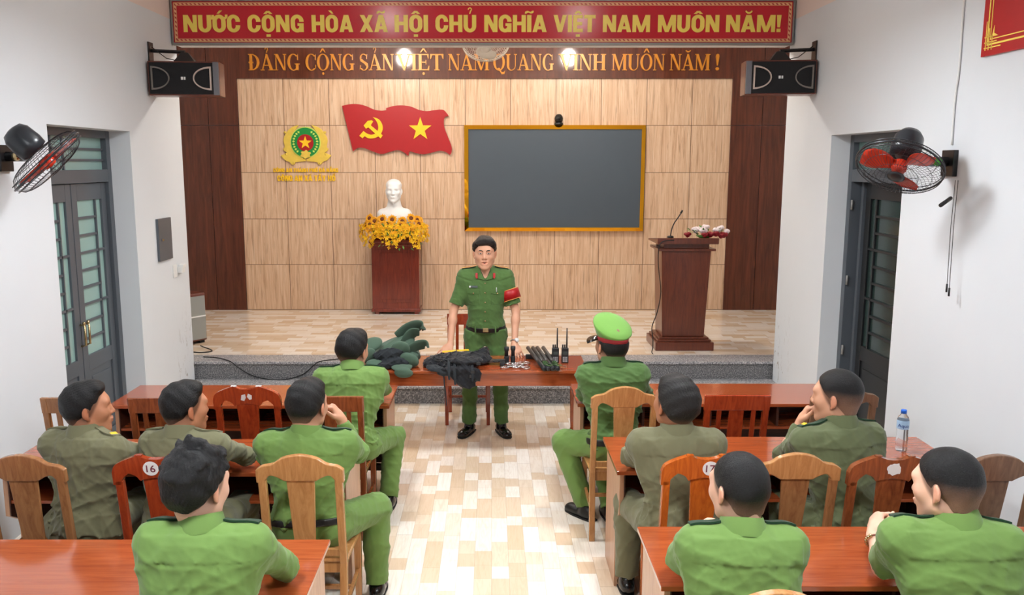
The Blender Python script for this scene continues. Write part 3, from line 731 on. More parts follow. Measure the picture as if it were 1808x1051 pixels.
# flowers
def blob_flower(mb, c, r, n=5, seed=0, mi=0):
    rd = random.Random(seed)
    mb.ball(c, r*.62, 8, 6, mi)
    for k in range(n):
        a = 2*PI*k/n+rd.random(); e = rd.uniform(.1, .9)
        mb.ball((c[0]+r*.55*math.cos(a)*math.cos(e), c[1]+r*.55*math.sin(a)*math.cos(e), c[2]+r*.55*math.sin(e)), (r*.5, r*.5, r*.42), 8, 5, mi)
M['rose_red'] = plain('deep_red_petal', srgb(150, 10, 26), .6, var=.2, scale=40)
M['petal_white'] = plain('white_petal', srgb(244, 226, 226), .6, var=.06, scale=40)
M['leaf'] = plain('fresh_leaf', srgb(96, 150, 60), .55, var=.2)
lf = thing('lectern_flowers', 'low arrangement of white and dark red flowers on the lectern', 'flowers', (2.25, 8.98, ZS+1.195))
obj('tray', MB().lathe([(.05, -.005), (.09, .02)], 20), M['leaf'], lf, True)
lm = MB()
rd = random.Random(3)
for k in range(40):
    a = rd.uniform(0, 2*PI); rr = rd.uniform(.5, 1); c = (.19*rr*math.cos(a), .10*rr*math.sin(a), rd.uniform(.02, .10))
    d = Vector((math.cos(a)*.05, math.sin(a)*.04, rd.uniform(0, .04))); s = Vector((-math.sin(a), math.cos(a), 0))*.012
    C = Vector(c); lm.add([C, C+d*.5+s, C+d, C+d*.5-s], [(0, 1, 2, 3)])
obj('foliage', lm, M['leaf'], lf)['kind'] = 'stuff'
for i, (x, y, z, r, c) in enumerate([(-.19, -.06, .03, .042, 0), (-.10, -.03, .075, .05, 1), (-.03, -.06, .07, .05, 1), (.02, .03, .10, .045, 1), (.045, -.08, .035, .048, 0), (.12, -.03, .07, .045, 1),
                             (.10, -.09, .04, .042, 0), (.19, -.06, .03, .05, 0), (.17, .01, .09, .045, 1), (.23, -.02, .06, .04, 1), (-.06, .05, .08, .04, 1), (-.02, -.1, .03, .04, 0), (.15, -.1, .02, .04, 0)]):
    m2 = MB(); blob_flower(m2, (x, y, z), r, 6, i); obj('red_rose' if c == 0 else 'white_flower', m2, M['rose_red'] if c == 0 else M['petal_white'], lf, True)
# flowers round the bust
M['sun_petal'] = plain('sunflower_petal', srgb(252, 176, 20), .6, var=.12, scale=40)
M['sun_core'] = plain('sunflower_core', srgb(120, 60, 20), .8, var=.2)
M['forsythia'] = plain('bright_yellow_blossom', srgb(255, 205, 10), .6, var=.08, scale=40)
M['forsythia2'] = plain('orange_yellow_blossom', srgb(252, 180, 12), .6, var=.08, scale=40)
ff = thing('sunflower_garland', 'yellow sunflower and blossom garland heaped around the bust on its pedestal', 'flowers', (-1.26, 11.0, ZS+1.10))
def sunflower(c, nrm, R, seed):
    rd = random.Random(seed); nrm = Vector(nrm).normalized(); u = nrm.orthogonal().normalized(); w = nrm.cross(u); C = Vector(c)
    p = MB()
    for ly in range(2):
        for k in range(11):
            a = 2*PI*(k+.5*ly)/11+rd.uniform(-.1, .1); d = u*math.cos(a)+w*math.sin(a); t = nrm.cross(d)
            L = R*rd.uniform(.9, 1.08)
            b0 = C+d*R*.3; m0 = C+d*L*.68+nrm*R*(.10+.12*ly); e0 = C+d*L+nrm*R*rd.uniform(-.1, .15)
            p.add([b0+t*R*.07, m0+t*R*.17, e0, m0-t*R*.17, b0-t*R*.07], [(0, 1, 2, 3, 4)])
    core = MB(); mt = Matrix.Translation(C+nrm*R*.08) @ nrm.to_track_quat('Z', 'Y').to_matrix().to_4x4()
    core.lathe([(R*.36, -.01), (R*.38, .004), (R*.22, .014), (.001, .01)], 14, mat=mt)
    return p, core
k = 0
for row, (n, z, rx, ry) in enumerate(((9, .16, .33, .22), (8, .085, .36, .26))):
    for j in range(n):
        a = PI+PI*(j+.5*(row % 2))/(n-1 if row == 0 else n-.5)
        c = (rx*math.cos(a), ry*math.sin(a), z+.02*math.sin(j*2.3)); nr = (math.cos(a)*.6, math.sin(a)*.9-.35, .45)
        p, core = sunflower(c, nr, .068, k); k += 1
        fo = obj('sunflower', p, M['sun_petal'], ff); obj('flower_core', core, M['sun_core'], fo, True)
bl = MB(); rd = random.Random(11)
for k in range(520):
    a = rd.uniform(PI*.98, PI*2.02); q = rd.random()
    drop = rd.uniform(0, .30)*(0.75+.25*math.sin(a*7))
    rx = .33+.09*(1-((drop-.12)/.2)**2*.5); c = Vector((rx*math.cos(a)+rd.uniform(-.03, .03), .27*math.sin(a)-.02+rd.uniform(-.02, .02), .10-drop))
    nr = Vector((math.cos(a)+rd.uniform(-.5, .5), math.sin(a)+rd.uniform(-.5, .5)-.2, rd.uniform(-.2, .9))).normalized(); u = nrm = nr.orthogonal().normalized(); w = nr.cross(u)
    R = rd.uniform(.016, .030); mi = 0 if rd.random() < .7 else 1
    for j in range(4):
        b = PI/2*j+q*6; d = u*math.cos(b)+w*math.sin(b); t = nr.cross(d)
        bl.add([c, c+d*R*.6+t*R*.38+nr*R*.3, c+d*R*1.1+nr*R*.25, c+d*R*.6-t*R*.38+nr*R*.3], [(0, 1, 2, 3)], mi)
obj('yellow_blossom', bl, [M['forsythia'], M['forsythia2']], ff)['kind'] = 'stuff'
gl = MB(); rd = random.Random(5)
for k in range(70):
    a = rd.uniform(PI, PI*2); c = Vector((.36*math.cos(a), .25*math.sin(a), rd.uniform(-.2, .12))); d = Vector((math.cos(a)*.06, math.sin(a)*.05, rd.uniform(-.05, .04))); t = Vector((-math.sin(a), math.cos(a), .2))*.012
    gl.add([c, c+d*.5+t, c+d, c+d*.5-t], [(0, 1, 2, 3)])
obj('leaf', gl, M['leaf'], ff)['kind'] = 'stuff'
obj('moss_ball', MB().ball((0, .02, .02), (.30, .20, .10), 20, 10), M['leaf'], ff, True)

# stage loudspeaker at the left edge
sp = thing('stage_loudspeaker', 'tall grey fronted loudspeaker at the left edge of the stage', 'speaker', (-3.40, 9.20, ZS), .95)
obj('cabinet', MB().box(-.2, .2, -.14, .2, .03, .56), M['cabinet_wood'], sp, bevel=.01)
obj('grille', MB().box(-.18, .185, -.155, -.14, .05, .53), plain('grey_speaker_cloth', srgb(150, 150, 145), .8, var=.1, scale=200), sp, bevel=.004)
obj('grille_bar', MB().box(-.18, .185, -.160, -.155, .30, .315), M['white_plastic'], sp)
for x in (-.15, .15):
    obj('foot', MB().box(x-.03, x+.03, -.12, .18, 0, .03), M['rubber'], sp)
tag(obj('speaker_cord', MB().tube(catseg([(-3.15, 9.0, .37), (-3.08, 8.9, .375), (-3.0, 8.86, .36), (-2.96, 8.78, .357), (-3.05, 8.72, .357), (-3.15, 8.75, .357)], 6), .006, 6), M['rubber'], None, True, origin=(-3.05, 8.8, .357)), 'short dark cord coiled on the stage tiles beside the loudspeaker', 'cord')
tag(obj('power_cable', MB().tube(catseg([(-2.96, 8.52, .357), (-2.80, 8.47, .358), (-2.62, 8.31, .358), (-2.55, 8.31, .30), (-2.42, 8.335, .21), (-2.25, 8.30, .178), (-2.05, 8.30, .178), (-1.9, 8.33, .22), (-1.78, 8.31, .32), (-1.72, 8.31, .358), (-1.55, 8.42, .358), (-1.40, 8.46, .357)], 6), .005, 6), M['rubber'], None, True, origin=(-2.2, 8.3, .2)), 'thin dark cable sagging over the granite stage edge', 'cable')

# ------------------------------------------------------------------ lamps
def emis(name, col, st):
    m = bpy.data.materials.new(name); m.use_nodes = True; t = m.node_tree; t.nodes.clear()
    e = t.nodes.new('ShaderNodeEmission'); e.inputs[0].default_value = col; e.inputs[1].default_value = st
    o = t.nodes.new('ShaderNodeOutputMaterial'); t.links.new(e.outputs[0], o.inputs[0]); return m
M['bulb'] = emis('stage_bulb_glow', (1, .93, .84, 1), STAGE_W)
M['led'] = emis('led_panel_glow', (.93, .97, 1, 1), ROOM_W)
for i, x in enumerate((-1.32, 1.17)):
    lp = thing('pendant_bulb', 'glowing white bulb hanging over the %s half of the stage' % ('left' if i == 0 else 'right'), 'lamp', (x, 9.45, 3.90))
    obj('bulb', MB().lathe([(.01, -.10), (.06, -.095), (.095, -.05), (.10, .0), (.085, .06), (.05, .10)], 20), M['bulb'], lp, True)
    obj('socket', MB().lathe([(.05, .10), (.045, .17), (.02, .18)], 16), M['white_plastic'], lp, True)
    obj('cord', MB().cyl((0, 0, .17), (0, 0, .35), .006, n=6), M['white_plastic'], lp)
for i, (x, y) in enumerate(((-1.15, 5.2), (1.05, 5.2), (-1.15, 2.2), (1.05, 2.2))):  # out of view, hung low so upper walls stay darker; rear pair added
    zl = 3.31 if y > 4 else 2.95
    lp = thing('unseen_low_light', 'unseen square light panel, hung low to keep upper walls darker, above the %s block of tables, %s' % (('left', 'right')[i % 2], ('nearer the stage', 'added nearer the back')[i//2]), 'light', (x, y, zl))
    obj('housing', MB().box(-.21, .21, -.21, .21, .012, .06), M['white_plastic'], lp)
    obj('diffuser', MB().box(-.19, .19, -.19, .19, 0, .011), M['led'], lp)
    obj('hanging_rod', MB().cyl((0, 0, .06), (0, 0, ZC-zl-.001), .01, n=8), M['white_plastic'], lp)
M['bulb2'] = emis('ceiling_bulb_glow', (1, .97, .92, 1), BULB_W)
for i, x in enumerate((-1.20, 1.03)):
    lp = thing('ceiling_bulb', 'round bulb under the hall ceiling, %s of the aisle' % ('left' if i == 0 else 'right'), 'lamp', (x, 5.95, 4.0))
    obj('bulb', MB().lathe([(.01, -.09), (.06, -.08), (.085, -.03), (.08, .03), (.05, .08)], 20), M['bulb2'], lp, True)
    obj('socket', MB().lathe([(.05, .08), (.045, .149)], 16), M['white_plastic'], lp, True)
# ------------------------------------------------------------------ tables
def desk(x0, x1, y0, y1, label, group='two seat desks in rows'):
    cx, cy = (x0+x1)/2, (y0+y1)/2; t = thing('desk', label, 'desk', (cx, cy, 0), 0, group)
    hx, hy = (x1-x0)/2, (y1-y0)/2
    obj('desk_top', MB().box(-hx, hx, -hy, hy, .708, .73), M['table'], t, bevel=.003)
    for s in (-1, 1):
        xa = s*(hx-.035)
        pts = [(-hy+.05, .708), (hy-.03, .708), (hy-.03, 0), (-hy+.17, 0), (-hy+.17, .40), (-hy+.05, .47)]
        obj('end_panel', MB().prism(pts, xa-.012, xa+.012, 'x'), M['table_side'], t, bevel=.002)
        obj('inner_lining', MB().prism([(p[0]+(.002 if p[0] < 0 else -.002), p[1]+(.002 if p[1] < .1 else -.001)) for p in pts], xa-s*.012, xa-s*.018, 'x'), M['table_dark'], t)
    obj('modesty_panel', MB().box(-hx+.05, hx-.05, hy-.05, hy-.032, .16, .708), M['table_dark'], t)
    obj('book_shelf', MB().box(-hx+.05, hx-.05, -hy+.06, hy-.05, .535, .552), M['table'], t, bevel=.002)
    obj('foot_rail', MB().box(-hx+.05, hx-.05, hy-.16, hy-.11, .14, .18), M['table_dark'], t)
    for k in (-1, 0, 1):
        obj('divider', MB().box(k*hx*.5-.008, k*hx*.5+.008, -hy+.08, hy-.05, .552, .708), M['table_dark'], t)
    return t
desk(-2.55, -.68, 5.46, 5.99, 'front row desk of the left block, beside the left doorway')
desk(.575, 2.40, 5.50, 6.03, 'front row desk of the right block, beside the capped officer')
desk(-2.60, -.745, 4.22, 4.77, 'middle row desk of the left block, under the arms of two olive uniforms')
desk(.655, 2.50, 4.24, 4.81, 'middle row desk of the right block with the water bottle on it')
desk(-2.54, -.69, 2.90, 3.43, 'back row desk of the left block, nearest at the lower left')
desk(.645, 2.50, 3.02, 3.56, 'back row desk of the right block with scratched top, lower right')
# presenter's table
pt = thing('presenter_table', 'reddish wooden table in the aisle laid with police gear', 'table', (-.16, 6.685, 0))
obj('table_top', MB().box(-.91, .91, -.265, .265, .705, .73), M['table'], pt, bevel=.004)
obj('inlay_border', MB().box(-.80, .80, -.20, .20, .7302, .7312), wood('lighter_table_inlay', srgb(196, 96, 50), srgb(140, 58, 30), .16, .5), pt)
for x0, x1, y0, y1 in ((-.87, .87, -.235, -.215), (-.87, .87, .215, .235), (-.87, -.85, -.215, .215), (.85, .87, -.215, .215)):
    obj('apron', MB().box(x0, x1, y0, y1, .60, .705), M['table'], pt, bevel=.002)
for sx in (-.84, .84):
    for sy in (-.20, .20):
        lg = MB().lathe([(.018, 0), (.022, .03), (.028, .05), (.016, .07), (.030, .10), (.018, .13), (.022, .20), (.027, .50), (.03, .60)], 14, mat=Matrix.Translation((sx, sy, 0)))
        lg.box(sx-.03, sx+.03, sy-.03, sy+.03, .58, .70); obj('leg', lg, M['table'], pt, 'auto')

# ------------------------------------------------------------------ chairs (back towards -y, seat centre at the origin)
def rail_profile(kind, hw):
    """top rail outline in (x, z); z from about .86 to 1.0"""
    if kind == 'hump':
        up = catseg([(-hw, .925), (-hw+.03, .945), (-hw*.62, .955), (-hw*.38, .985), (0, 1.0), (hw*.38, .985), (hw*.62, .955), (hw-.03, .945), (hw, .925)], 4)
        dn = [(hw, .86), (hw-.04, .86)]+catseg([(hw-.045, .875), (hw-.06, .893), (hw*.62, .895), (hw*.50, .885), (hw*.36, .868)], 4)+[(-hw*.36, .868)]+catseg([(-hw*.50, .885), (-hw*.62, .895), (-hw+.06, .893), (-hw+.045, .875)], 4)[0:]+[(-hw+.04, .86), (-hw, .86)]
    else:
        up = catseg([(-hw, .915), (-hw*.92, .95), (-hw*.70, .975), (-hw*.42, .996), (-hw*.38, 1.0)], 3)+catseg([(-hw*.36, .998), (-hw*.2, .984), (0, .980), (hw*.2, .984), (hw*.36, .998)], 3)+catseg([(hw*.38, 1.0), (hw*.42, .996), (hw*.70, .975), (hw*.92, .95), (hw, .915)], 3)
        dn = [(hw, .85), (hw-.035, .85)]+catseg([(hw-.045, .88), (hw-.07, .905), (hw*.60, .908), (hw*.46, .895), (hw*.40, .878)], 4)+[(hw*.36, .870)]+catseg([(hw*.34, .876), (0, .888), (-hw*.34, .876)], 3)+[(-hw*.36, .870)]+catseg([(-hw*.40, .878), (-hw*.46, .895), (-hw*.60, .908), (-hw+.07, .905), (-hw+.045, .88)], 4)+[(-hw+.035, .85), (-hw, .85)]
    return up+dn
def tilt(z): return -.195-.085*max(0, z-.43)/.55 - (0.04*(0.43-z)/.43 if z < .43 else 0)
def chair(style, mat, label, loc, rz=0, group=None, plate=None, top=None):
    t = thing('dining_chair', label, 'chair', loc, rz, group)
    hw = .195
    # seat
    st = MB(); st.hexa([(-.195,-.20,.432),(.195,-.20,.432),(.215,.205,.432),(-.215,.205,.432)], [(-.195,-.20,.455),(.195,-.20,.455),(.215,.205,.455),(-.215,.205,.455)])
    obj('seat', st, mat, t, bevel=.006)
    ap = MB().box(-.18, .18, .165, .182, .375, .432); ap.box(-.178, -.162, -.18, .17, .375, .432); ap.box(.162, .178, -.18, .17, .375, .432); ap.box(-.18, .18, -.19, -.174, .375, .432)
    obj('seat_frame', ap, mat, t)
    for s in (-1, 1):
        lg = MB(); lg.hexa([(s*.185-.015,.155,0),(s*.185+.015,.155,0),(s*.185+.015,.185,0),(s*.185-.015,.185,0)], [(s*.185-.019,.15,.432),(s*.185+.019,.15,.432),(s*.185+.019,.188,.432),(s*.185-.019,.188,.432)])
        obj('leg', lg, mat, t, bevel=.003)
        pb = MB(); zs = [0, .22, .43, .60, .75, .87 if style != 'slat' else .93]
        vs = []; fs = []
        for i, z in enumerate(zs):
            y = tilt(z); w = .018
            vs += [(s*.177-w, y-.016, z), (s*.177+w, y-.016, z), (s*.177+w, y+.016, z), (s*.177-w, y+.016, z)]
        for i in range(len(zs)-1):
            for j in range(4): fs.append((4*i+j, 4*i+(j+1) % 4, 4*i+4+(j+1) % 4, 4*i+4+j))
        fs += [(3, 2, 1, 0), tuple(4*(len(zs)-1)+j for j in range(4))]
        pb.add(vs, fs); obj('back_post', pb, mat, t, bevel=.004)
        obj('side_stretcher', MB().box(s*.185-.009, s*.185+.009, -.2, .16, .20, .225), mat, t, bevel=.002)
    obj('cross_stretcher', MB().box(-.18, .18, -.03, -.01, .202, .224), mat, t, bevel=.002)
    def shear(mb):
        mb.v = [(p[0], p[1]+tilt(p[2]), p[2]) for p in mb.v]; return mb
    if style == 'slat':
        tr = MB().box(-.20, .20, -.014, .014, .835, .935); obj('top_rail', shear(tr), mat, t, bevel=.005)
        for x, w in ((-.105, .014), (0, .045), (.105, .014)):
            obj('back_slat', shear(MB().box(x-w, x+w, -.007, .007, .50, .84)), mat, t, bevel=.002)
    else:
        pr_ = rail_profile('hump' if style == 'hump' else 'double', hw+.008)
        tr = MB().prism(pr_, -.016, .018, 'y'); obj('top_rail', shear(tr), top or mat, t, bevel=.005)
        sp = MB(); sp.hexa([(-.048,-.008,.50),(.048,-.008,.50),(.048,.008,.50),(-.048,.008,.50)], [(-.066,-.008,.885),(.066,-.008,.885),(.066,.008,.885),(-.066,.008,.885)])
        obj('splat', shear(sp), mat, t, bevel=.002)
    obj('lower_rail', shear(MB().box(-.165, .165, -.010, .010, .47, .505)), mat, t, bevel=.002)
    if plate:
        sid, px, pz = plate
        y = tilt(pz)-.0165; tf = Matrix.Translation((px, y, pz)) @ Matrix.Rotation(math.radians(90)+.153, 4, 'X')
        if sid == 'torn':
            rd = random.Random(4 + int(px*100)); m2 = MB(); pp = [((.034+rd.uniform(-.008, .003))*math.cos(2*PI*i/18), (.034+rd.uniform(-.008, .003))*math.sin(2*PI*i/18)) for i in range(18)]
            m2.prism(pp, 0, .0015, 'z', mat=tf); obj('torn_sticker', m2, M['white_plastic'], t)
        elif sid == 'torn2':
            m2 = MB(); m2.prism([(-.034, -.018), (-.028, .014), (-.006, .02), (-.002, -.002), (-.014, -.024)], 0, .0015, 'z', mat=tf); m2.prism([(.004, .004), (.012, .024), (.034, .012), (.032, -.012), (.018, -.016)], 0, .0015, 'z', mat=tf)
            obj('torn_sticker', m2, M['white_plastic'], t)
        else:
            m2 = MB().lathe([(.036, 0), (.036, .0015)], 28, mat=tf); so = obj('number_sticker', m2, M['white_plastic'], t)
            m3 = MB(); vs, fs = text_mesh(sid, .01); x0 = min(v[0] for v in vs); x1 = max(v[0] for v in vs); y1 = max(v[1] for v in vs)
            k = .042/(x1-x0) if len(sid) > 1 else .02/(x1-x0); k2 = .036/y1
            m3.add([((v[0]-(x0+x1)/2)*k, (v[1]-y1/2)*k2, .0019) for v in vs], fs, 0, tf); obj('number', m3, plain('maroon_ink', srgb(110, 30, 50), .5), so)
            if sid == '17':
                pass
    if style == 'double':
        for s in (-1, 1):
            w = MB(); zt = .9955; w.box(s*.075-.016, s*.075+.016, -.012, .010, zt, zt+.0045); obj('worn_corner', shear(w), M['white_plastic'] if sid_worn(label) else mat, t)
    return t
def sid_worn(label): return 'white' in label
# row one (nearest the stage)
R1Y, R1R = 5.20, 5.24
chair('slat', M['chair_tan'], 'brown slat back chair against the left wall, front row', (-2.50, R1Y, 0))
chair('slat', M['chair_brown'], 'slat back chair at the left front desk, behind the second head from the left', (-1.98, R1Y, 0))
chair('double', M['chair_red'], 'empty dark red chair with torn white sticker at the left front desk', (-1.475, R1Y+.04, 0), plate=('torn2', .0, .93))
chair('slat', M['chair_brown'], 'slat back chair under the front row officer left of the aisle', (-.97, R1Y+.03, 0))
chair('hump', M['chair_light'], 'honey coloured chair under the officer in the peaked cap', (.80, R1R-.02, 0))
chair('slat', M['chair_red'], 'empty slat back chair at the right front desk', (1.49, R1R+.02, 0))
chair('hump', M['chair_grey'], 'dark brown chair at the right front desk, half hidden by a shaved head', (2.13, R1R, 0))
# row two
R2 = 4.02
chair('hump', M['chair_tan'], 'brown chair at the left edge behind the olive uniform in profile', (-2.17, R2, 0), top=M['chair_tan'])
chair('double', M['chair_red'], 'dark red chair with round sticker numbered 16', (-1.545, R2, 0), plate=('16', -.02, .935))
chair('hump', M['chair_light'], 'honey coloured chair beside the aisle behind the green uniform, middle row left', (-.885, R2, 0))
chair('double', M['chair_orange'], 'orange varnished chair with round sticker numbered 17', (.985, R2, 0), plate=('17', .02, .935))
chair('hump', M['chair_tan'], 'empty tan brown chair between the two olive uniforms on the right', (1.415, R2+.02, 0), top=M['chair_light'])
chair('double', M['chair_brown'], 'brown chair with torn round sticker under the shaved olive uniform', (1.845, R2-.01, 0), plate=('torn', .0, .935))
chair('hump', M['chair_grey'], 'dull brown chair against the right wall, middle row', (2.33, R2, 0))
# row three, mostly below the frame
chair('hump', M['chair_light'], 'honey chair top at the bottom edge behind the middle right officer', (.90, 2.76, 0))
for x, lb in ((-.98, 'chair under the nearest officer on the left'), (1.66, 'chair under the nearest officer on the right')):
    chair('hump', M['chair_light'], lb, (x, 2.70, 0))
# chair behind the presenter's table
chair('slat', M['chair_red'], 'red brown chair behind the standing officer', (-.215, 7.52, 0), PI)

# ------------------------------------------------------------------ wall loudspeakers
def wall_speaker(label, loc, yaw, s, wallx):
    t = thing('wall_loudspeaker', label, 'speaker', loc, yaw)
    W, H = .30, .145
    cb = MB().box(-W, W, -.0, .22, -H, H); obj('cabinet', cb, M['cabinet_wood'], t, bevel=.006)
    obj('grille', MB().box(-W+.012+(.04 if s < 0 else 0), W-.012-(.04 if s > 0 else 0), -.012, -.0, -H+.012, H-.012), M['black_matte'], t, bevel=.004)
    ee = MB(); ee.box(*( (W-.052, W-.002) if s > 0 else (-W+.002, -W+.052) ), -.016, -.0, -H+.006, H-.006); obj('end_cap', ee, plain('silver_grey_trim', srgb(120, 120, 126), .4, .4), t, bevel=.003)
    def dring(cx, dirn, col):
        outer = [(cx, -.10), (cx, .10)]+[(cx+dirn*.155*math.sin(PI*i/16), .10*math.cos(PI*i/16)) for i in range(1, 16)]
        m_ = MB(); n = len(outer); inn = []
        for x, z in outer:
            inn.append((cx+dirn*.014+(x-cx)*.84, z*.84))
        vs = [(x, -.024, z) for x, z in outer]+[(x, -.024, z) for x, z in inn]+[(x, -.011, z) for x, z in outer]+[(x, -.011, z) for x, z in inn]
        fs = []
        for i in range(n):
            j = (i+1) % n; fs += [(i, j, n+j, n+i), (2*n+i, 3*n+i, 3*n+j, 2*n+j), (i, 2*n+i, 2*n+j, j), (n+i, n+j, 3*n+j, 3*n+i)]
        m_.add(vs, fs); return m_
    a, b = (W-.065, -1) , (-W+.030, 1)
    if s < 0: a, b = (W-.030, -1), (-W+.065, 1)
    for cx, dn in (a, b):
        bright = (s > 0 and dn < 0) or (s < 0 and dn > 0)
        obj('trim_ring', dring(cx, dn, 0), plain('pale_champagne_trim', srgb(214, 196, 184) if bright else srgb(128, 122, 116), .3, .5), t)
    lg = MB().box(-.022, -.004, -.014, -.012, -.012, .012); lg.box(.002, .016, -.014, -.012, -.012, .012); obj('badge', lg, M['white_plastic'], t)
    # bracket: yoke on top of cabinet, arm to the wall plate
    inv = Matrix.Rotation(-yaw, 4, 'Z')
    def toL(p): return inv @ (Vector(p)-Vector(loc))
    tp = Vector((0, .09, H)); yk = MB(); yk.hexa([(-.09, .03, H), (.09, .03, H), (.09, .15, H), (-.09, .15, H)], [(-.03, .06, H+.08), (.03, .06, H+.08), (.03, .12, H+.08), (-.03, .12, H+.08)])
    obj('yoke', yk, M['black'], t, bevel=.003)
    e = toL((wallx, loc[1]+.10, loc[2]+H+.10)); ar = MB().tube([(0, .09, H+.085), tuple(e)], .017, 6); obj('bracket_arm', ar, M['black'], t)
    sg = 1 if wallx < 0 else -1
    pl = MB(); q = [toL((wallx+sg*d, loc[1]+.10+yy, loc[2]+zz)) for d in (.002, .012) for yy, zz in ((-.05, H-.06), (.05, H-.06), (.05, H+.17), (-.05, H+.17))]
    pl.hexa(q[:4], q[4:]); obj('wall_plate', pl, M['black'], t)
    cbm = MB().tube([tuple(toL((wallx+sg*.02, loc[1]+.1, loc[2]+H+.13))), tuple(toL((loc[0]*.5+wallx*.5, loc[1]+.05, loc[2]+H+.03))), (-.02 if s > 0 else .02, .10, H+.002)], .004, 5); obj('wire', cbm, M['black'], t)
    return t
wall_speaker('black loudspeaker on the left wall bracket beside the banner', (-2.66, 7.55, 3.045), .10, 1, XL)
wall_speaker('black loudspeaker on the right wall bracket beside the banner', (2.50, 7.55, 3.055), -.10, -1, XR)

# ------------------------------------------------------------------ wall fans
M['fan_red'] = plain('translucent_red_fan_blade', srgb(214, 58, 34), .25, spec=.6)
M['fan_body'] = plain('dark_fan_motor_shell', srgb(40, 44, 50), .3)
M['wire'] = plain('dark_fan_wire', srgb(60, 62, 66), .3, .6)
M['fan_white'] = plain('cream_fan_plastic', srgb(224, 214, 200), .4)
def wall_fan(label, c, n, wall_pt, R=.245, nb=3, blade='fan_red', wire='wire', body='fan_body', spin=.3, blade_w=.9, knob=False):
    c = Vector(c); n = Vector(n).normalized(); t = thing('wall_fan', label, 'fan', tuple(c))
    q = n.to_track_quat('Z', 'Y').to_matrix().to_4x4()
    gd = MB()
    for rr, zz, th in ((R, .0, .006), (R*.985, .022, .003), (R*.985, -.022, .003)):
        gd.tube([(rr*math.cos(2*PI*i/48), rr*math.sin(2*PI*i/48), zz) for i in range(48)], th, 5, closed=True, mat=q)
    obj('rim', gd, M[body if body == 'fan_white' else 'wire'], t, True)
    for sgn, nm in ((1, 'front_guard'), (-1, 'rear_guard')):
        g = MB()
        nw = 56 if R > .2 else 40
        for i in range(nw):
            a = 2*PI*i/nw; pts = []
            for k in range(7):
                u = k/6; r = .045+(R-.045)*u; z = sgn*(.075*math.sqrt(max(0, 1-u**2.4))+.0); a2 = a+.22*(1-u)*sgn
                pts.append((r*math.cos(a2), r*math.sin(a2), z))
            g.tube(pts, .0012, 3, mat=q)
        for r, z in ((.12, .07), (.19, .05)):
            g.tube([(r*math.cos(2*PI*i/36), r*math.sin(2*PI*i/36), sgn*z) for i in range(36)], .0017, 4, closed=True, mat=q)
        if sgn > 0: g.lathe([(.048, .070), (.05, .076), (.03, .082), (.001, .083)], 20, mat=q)
        obj(nm, g, M[wire], t, True)
    bl = MB()
    for k in range(nb):
        a0 = spin+2*PI*k/nb; vs = []; fs = []; nr, na = 6, 7
        for i in range(nr+1):
            u = i/nr; r = .04+(R*.90-.04)*u; half = (blade_w*.5)*(.45+.75*math.sin(PI*min(1, .15+u*.75)))*(.9 if u < .99 else .7)
            for j in range(na+1):
                v = j/na*2-1; a = a0+half*v*1.1+.22*u; vs.append((r*math.cos(a), r*math.sin(a), .022*v*(1-.3*u)))
        for i in range(nr):
            for j in range(na): p = i*(na+1)+j; fs.append((p, p+1, p+na+2, p+na+1))
        m_ = MB().add(vs, fs, 0, q); bo = obj('blade', m_, M[blade], t, True); sd = bo.modifiers.new('solid', 'SOLIDIFY'); sd.thickness = .003
    obj('hub', MB().lathe([(.04, -.03), (.044, .02), (.034, .034), (.001, .038)], 20, mat=q), M[blade if blade == 'fan_red' else 'black'], t, True)
    mt = MB().lathe([(.05, -.075), (.082, -.085), (.088, -.13), (.082, -.21), (.06, -.245), (.02, -.255)], 24, mat=q); obj('motor_housing', mt, M[body], t, True)
    w = Vector(wall_pt)-c; p1 = n*-.15; sg = 1 if wall_pt[0] > 0 else -1
    ar = MB().tube([tuple(p1), tuple(p1+Vector((sg*.03, 0, -.07))), tuple(w+Vector((-sg*.14, 0, -.0))), tuple(w+Vector((-sg*.02, 0, 0)))], [.028, .026, .03, .03], 10); obj('support_arm', ar, M['black'], t, True)
    pl = MB().box(w.x-.03*(1 if sg > 0 else 0), w.x+.03*(0 if sg > 0 else 1), w.y-.07, w.y+.07, w.z-.09, w.z+.07); obj('wall_plate', pl, M['black'], t, bevel=.004)
    kb = MB().cyl(tuple(w+Vector((-sg*.11, -.03, 0))), tuple(w+Vector((-sg*.11, -.055, 0))), .026, .022); obj('tilt_knob', kb, plain('green_knob', srgb(90, 190, 60), .4) if knob else M['brass'], t, True)
    return t
wall_fan('dark wall fan with red blades on the left wall', (-2.62, 5.07, 2.33), (.62, .30, -.72), (XL, 5.24, 2.36), spin=.9)
wall_fan('dark wall fan with red blades on the right wall, pull cords hanging below', (2.42, 5.10, 2.30), (-.42, -.42, -.80), (XR, 5.27, 2.33), knob=True)
sf = wall_fan('cream fan hanging below the banner over the stage', (-.06, 8.75, 3.50), (0, -.55, -.72), (-.06, 8.75, 4.24), R=.235, nb=3, blade='fan_white', wire='fan_white', body='fan_white', spin=.4, blade_w=1.3)
for c_ in list(sf.children):
    if c_.name.startswith(('support_arm', 'wall_plate', 'tilt_knob')): bpy.data.objects.remove(c_)
obj('drop_rod', MB().cyl((0, .12, .10), (0, .12, .748), .014), M['fan_white'], sf, True)
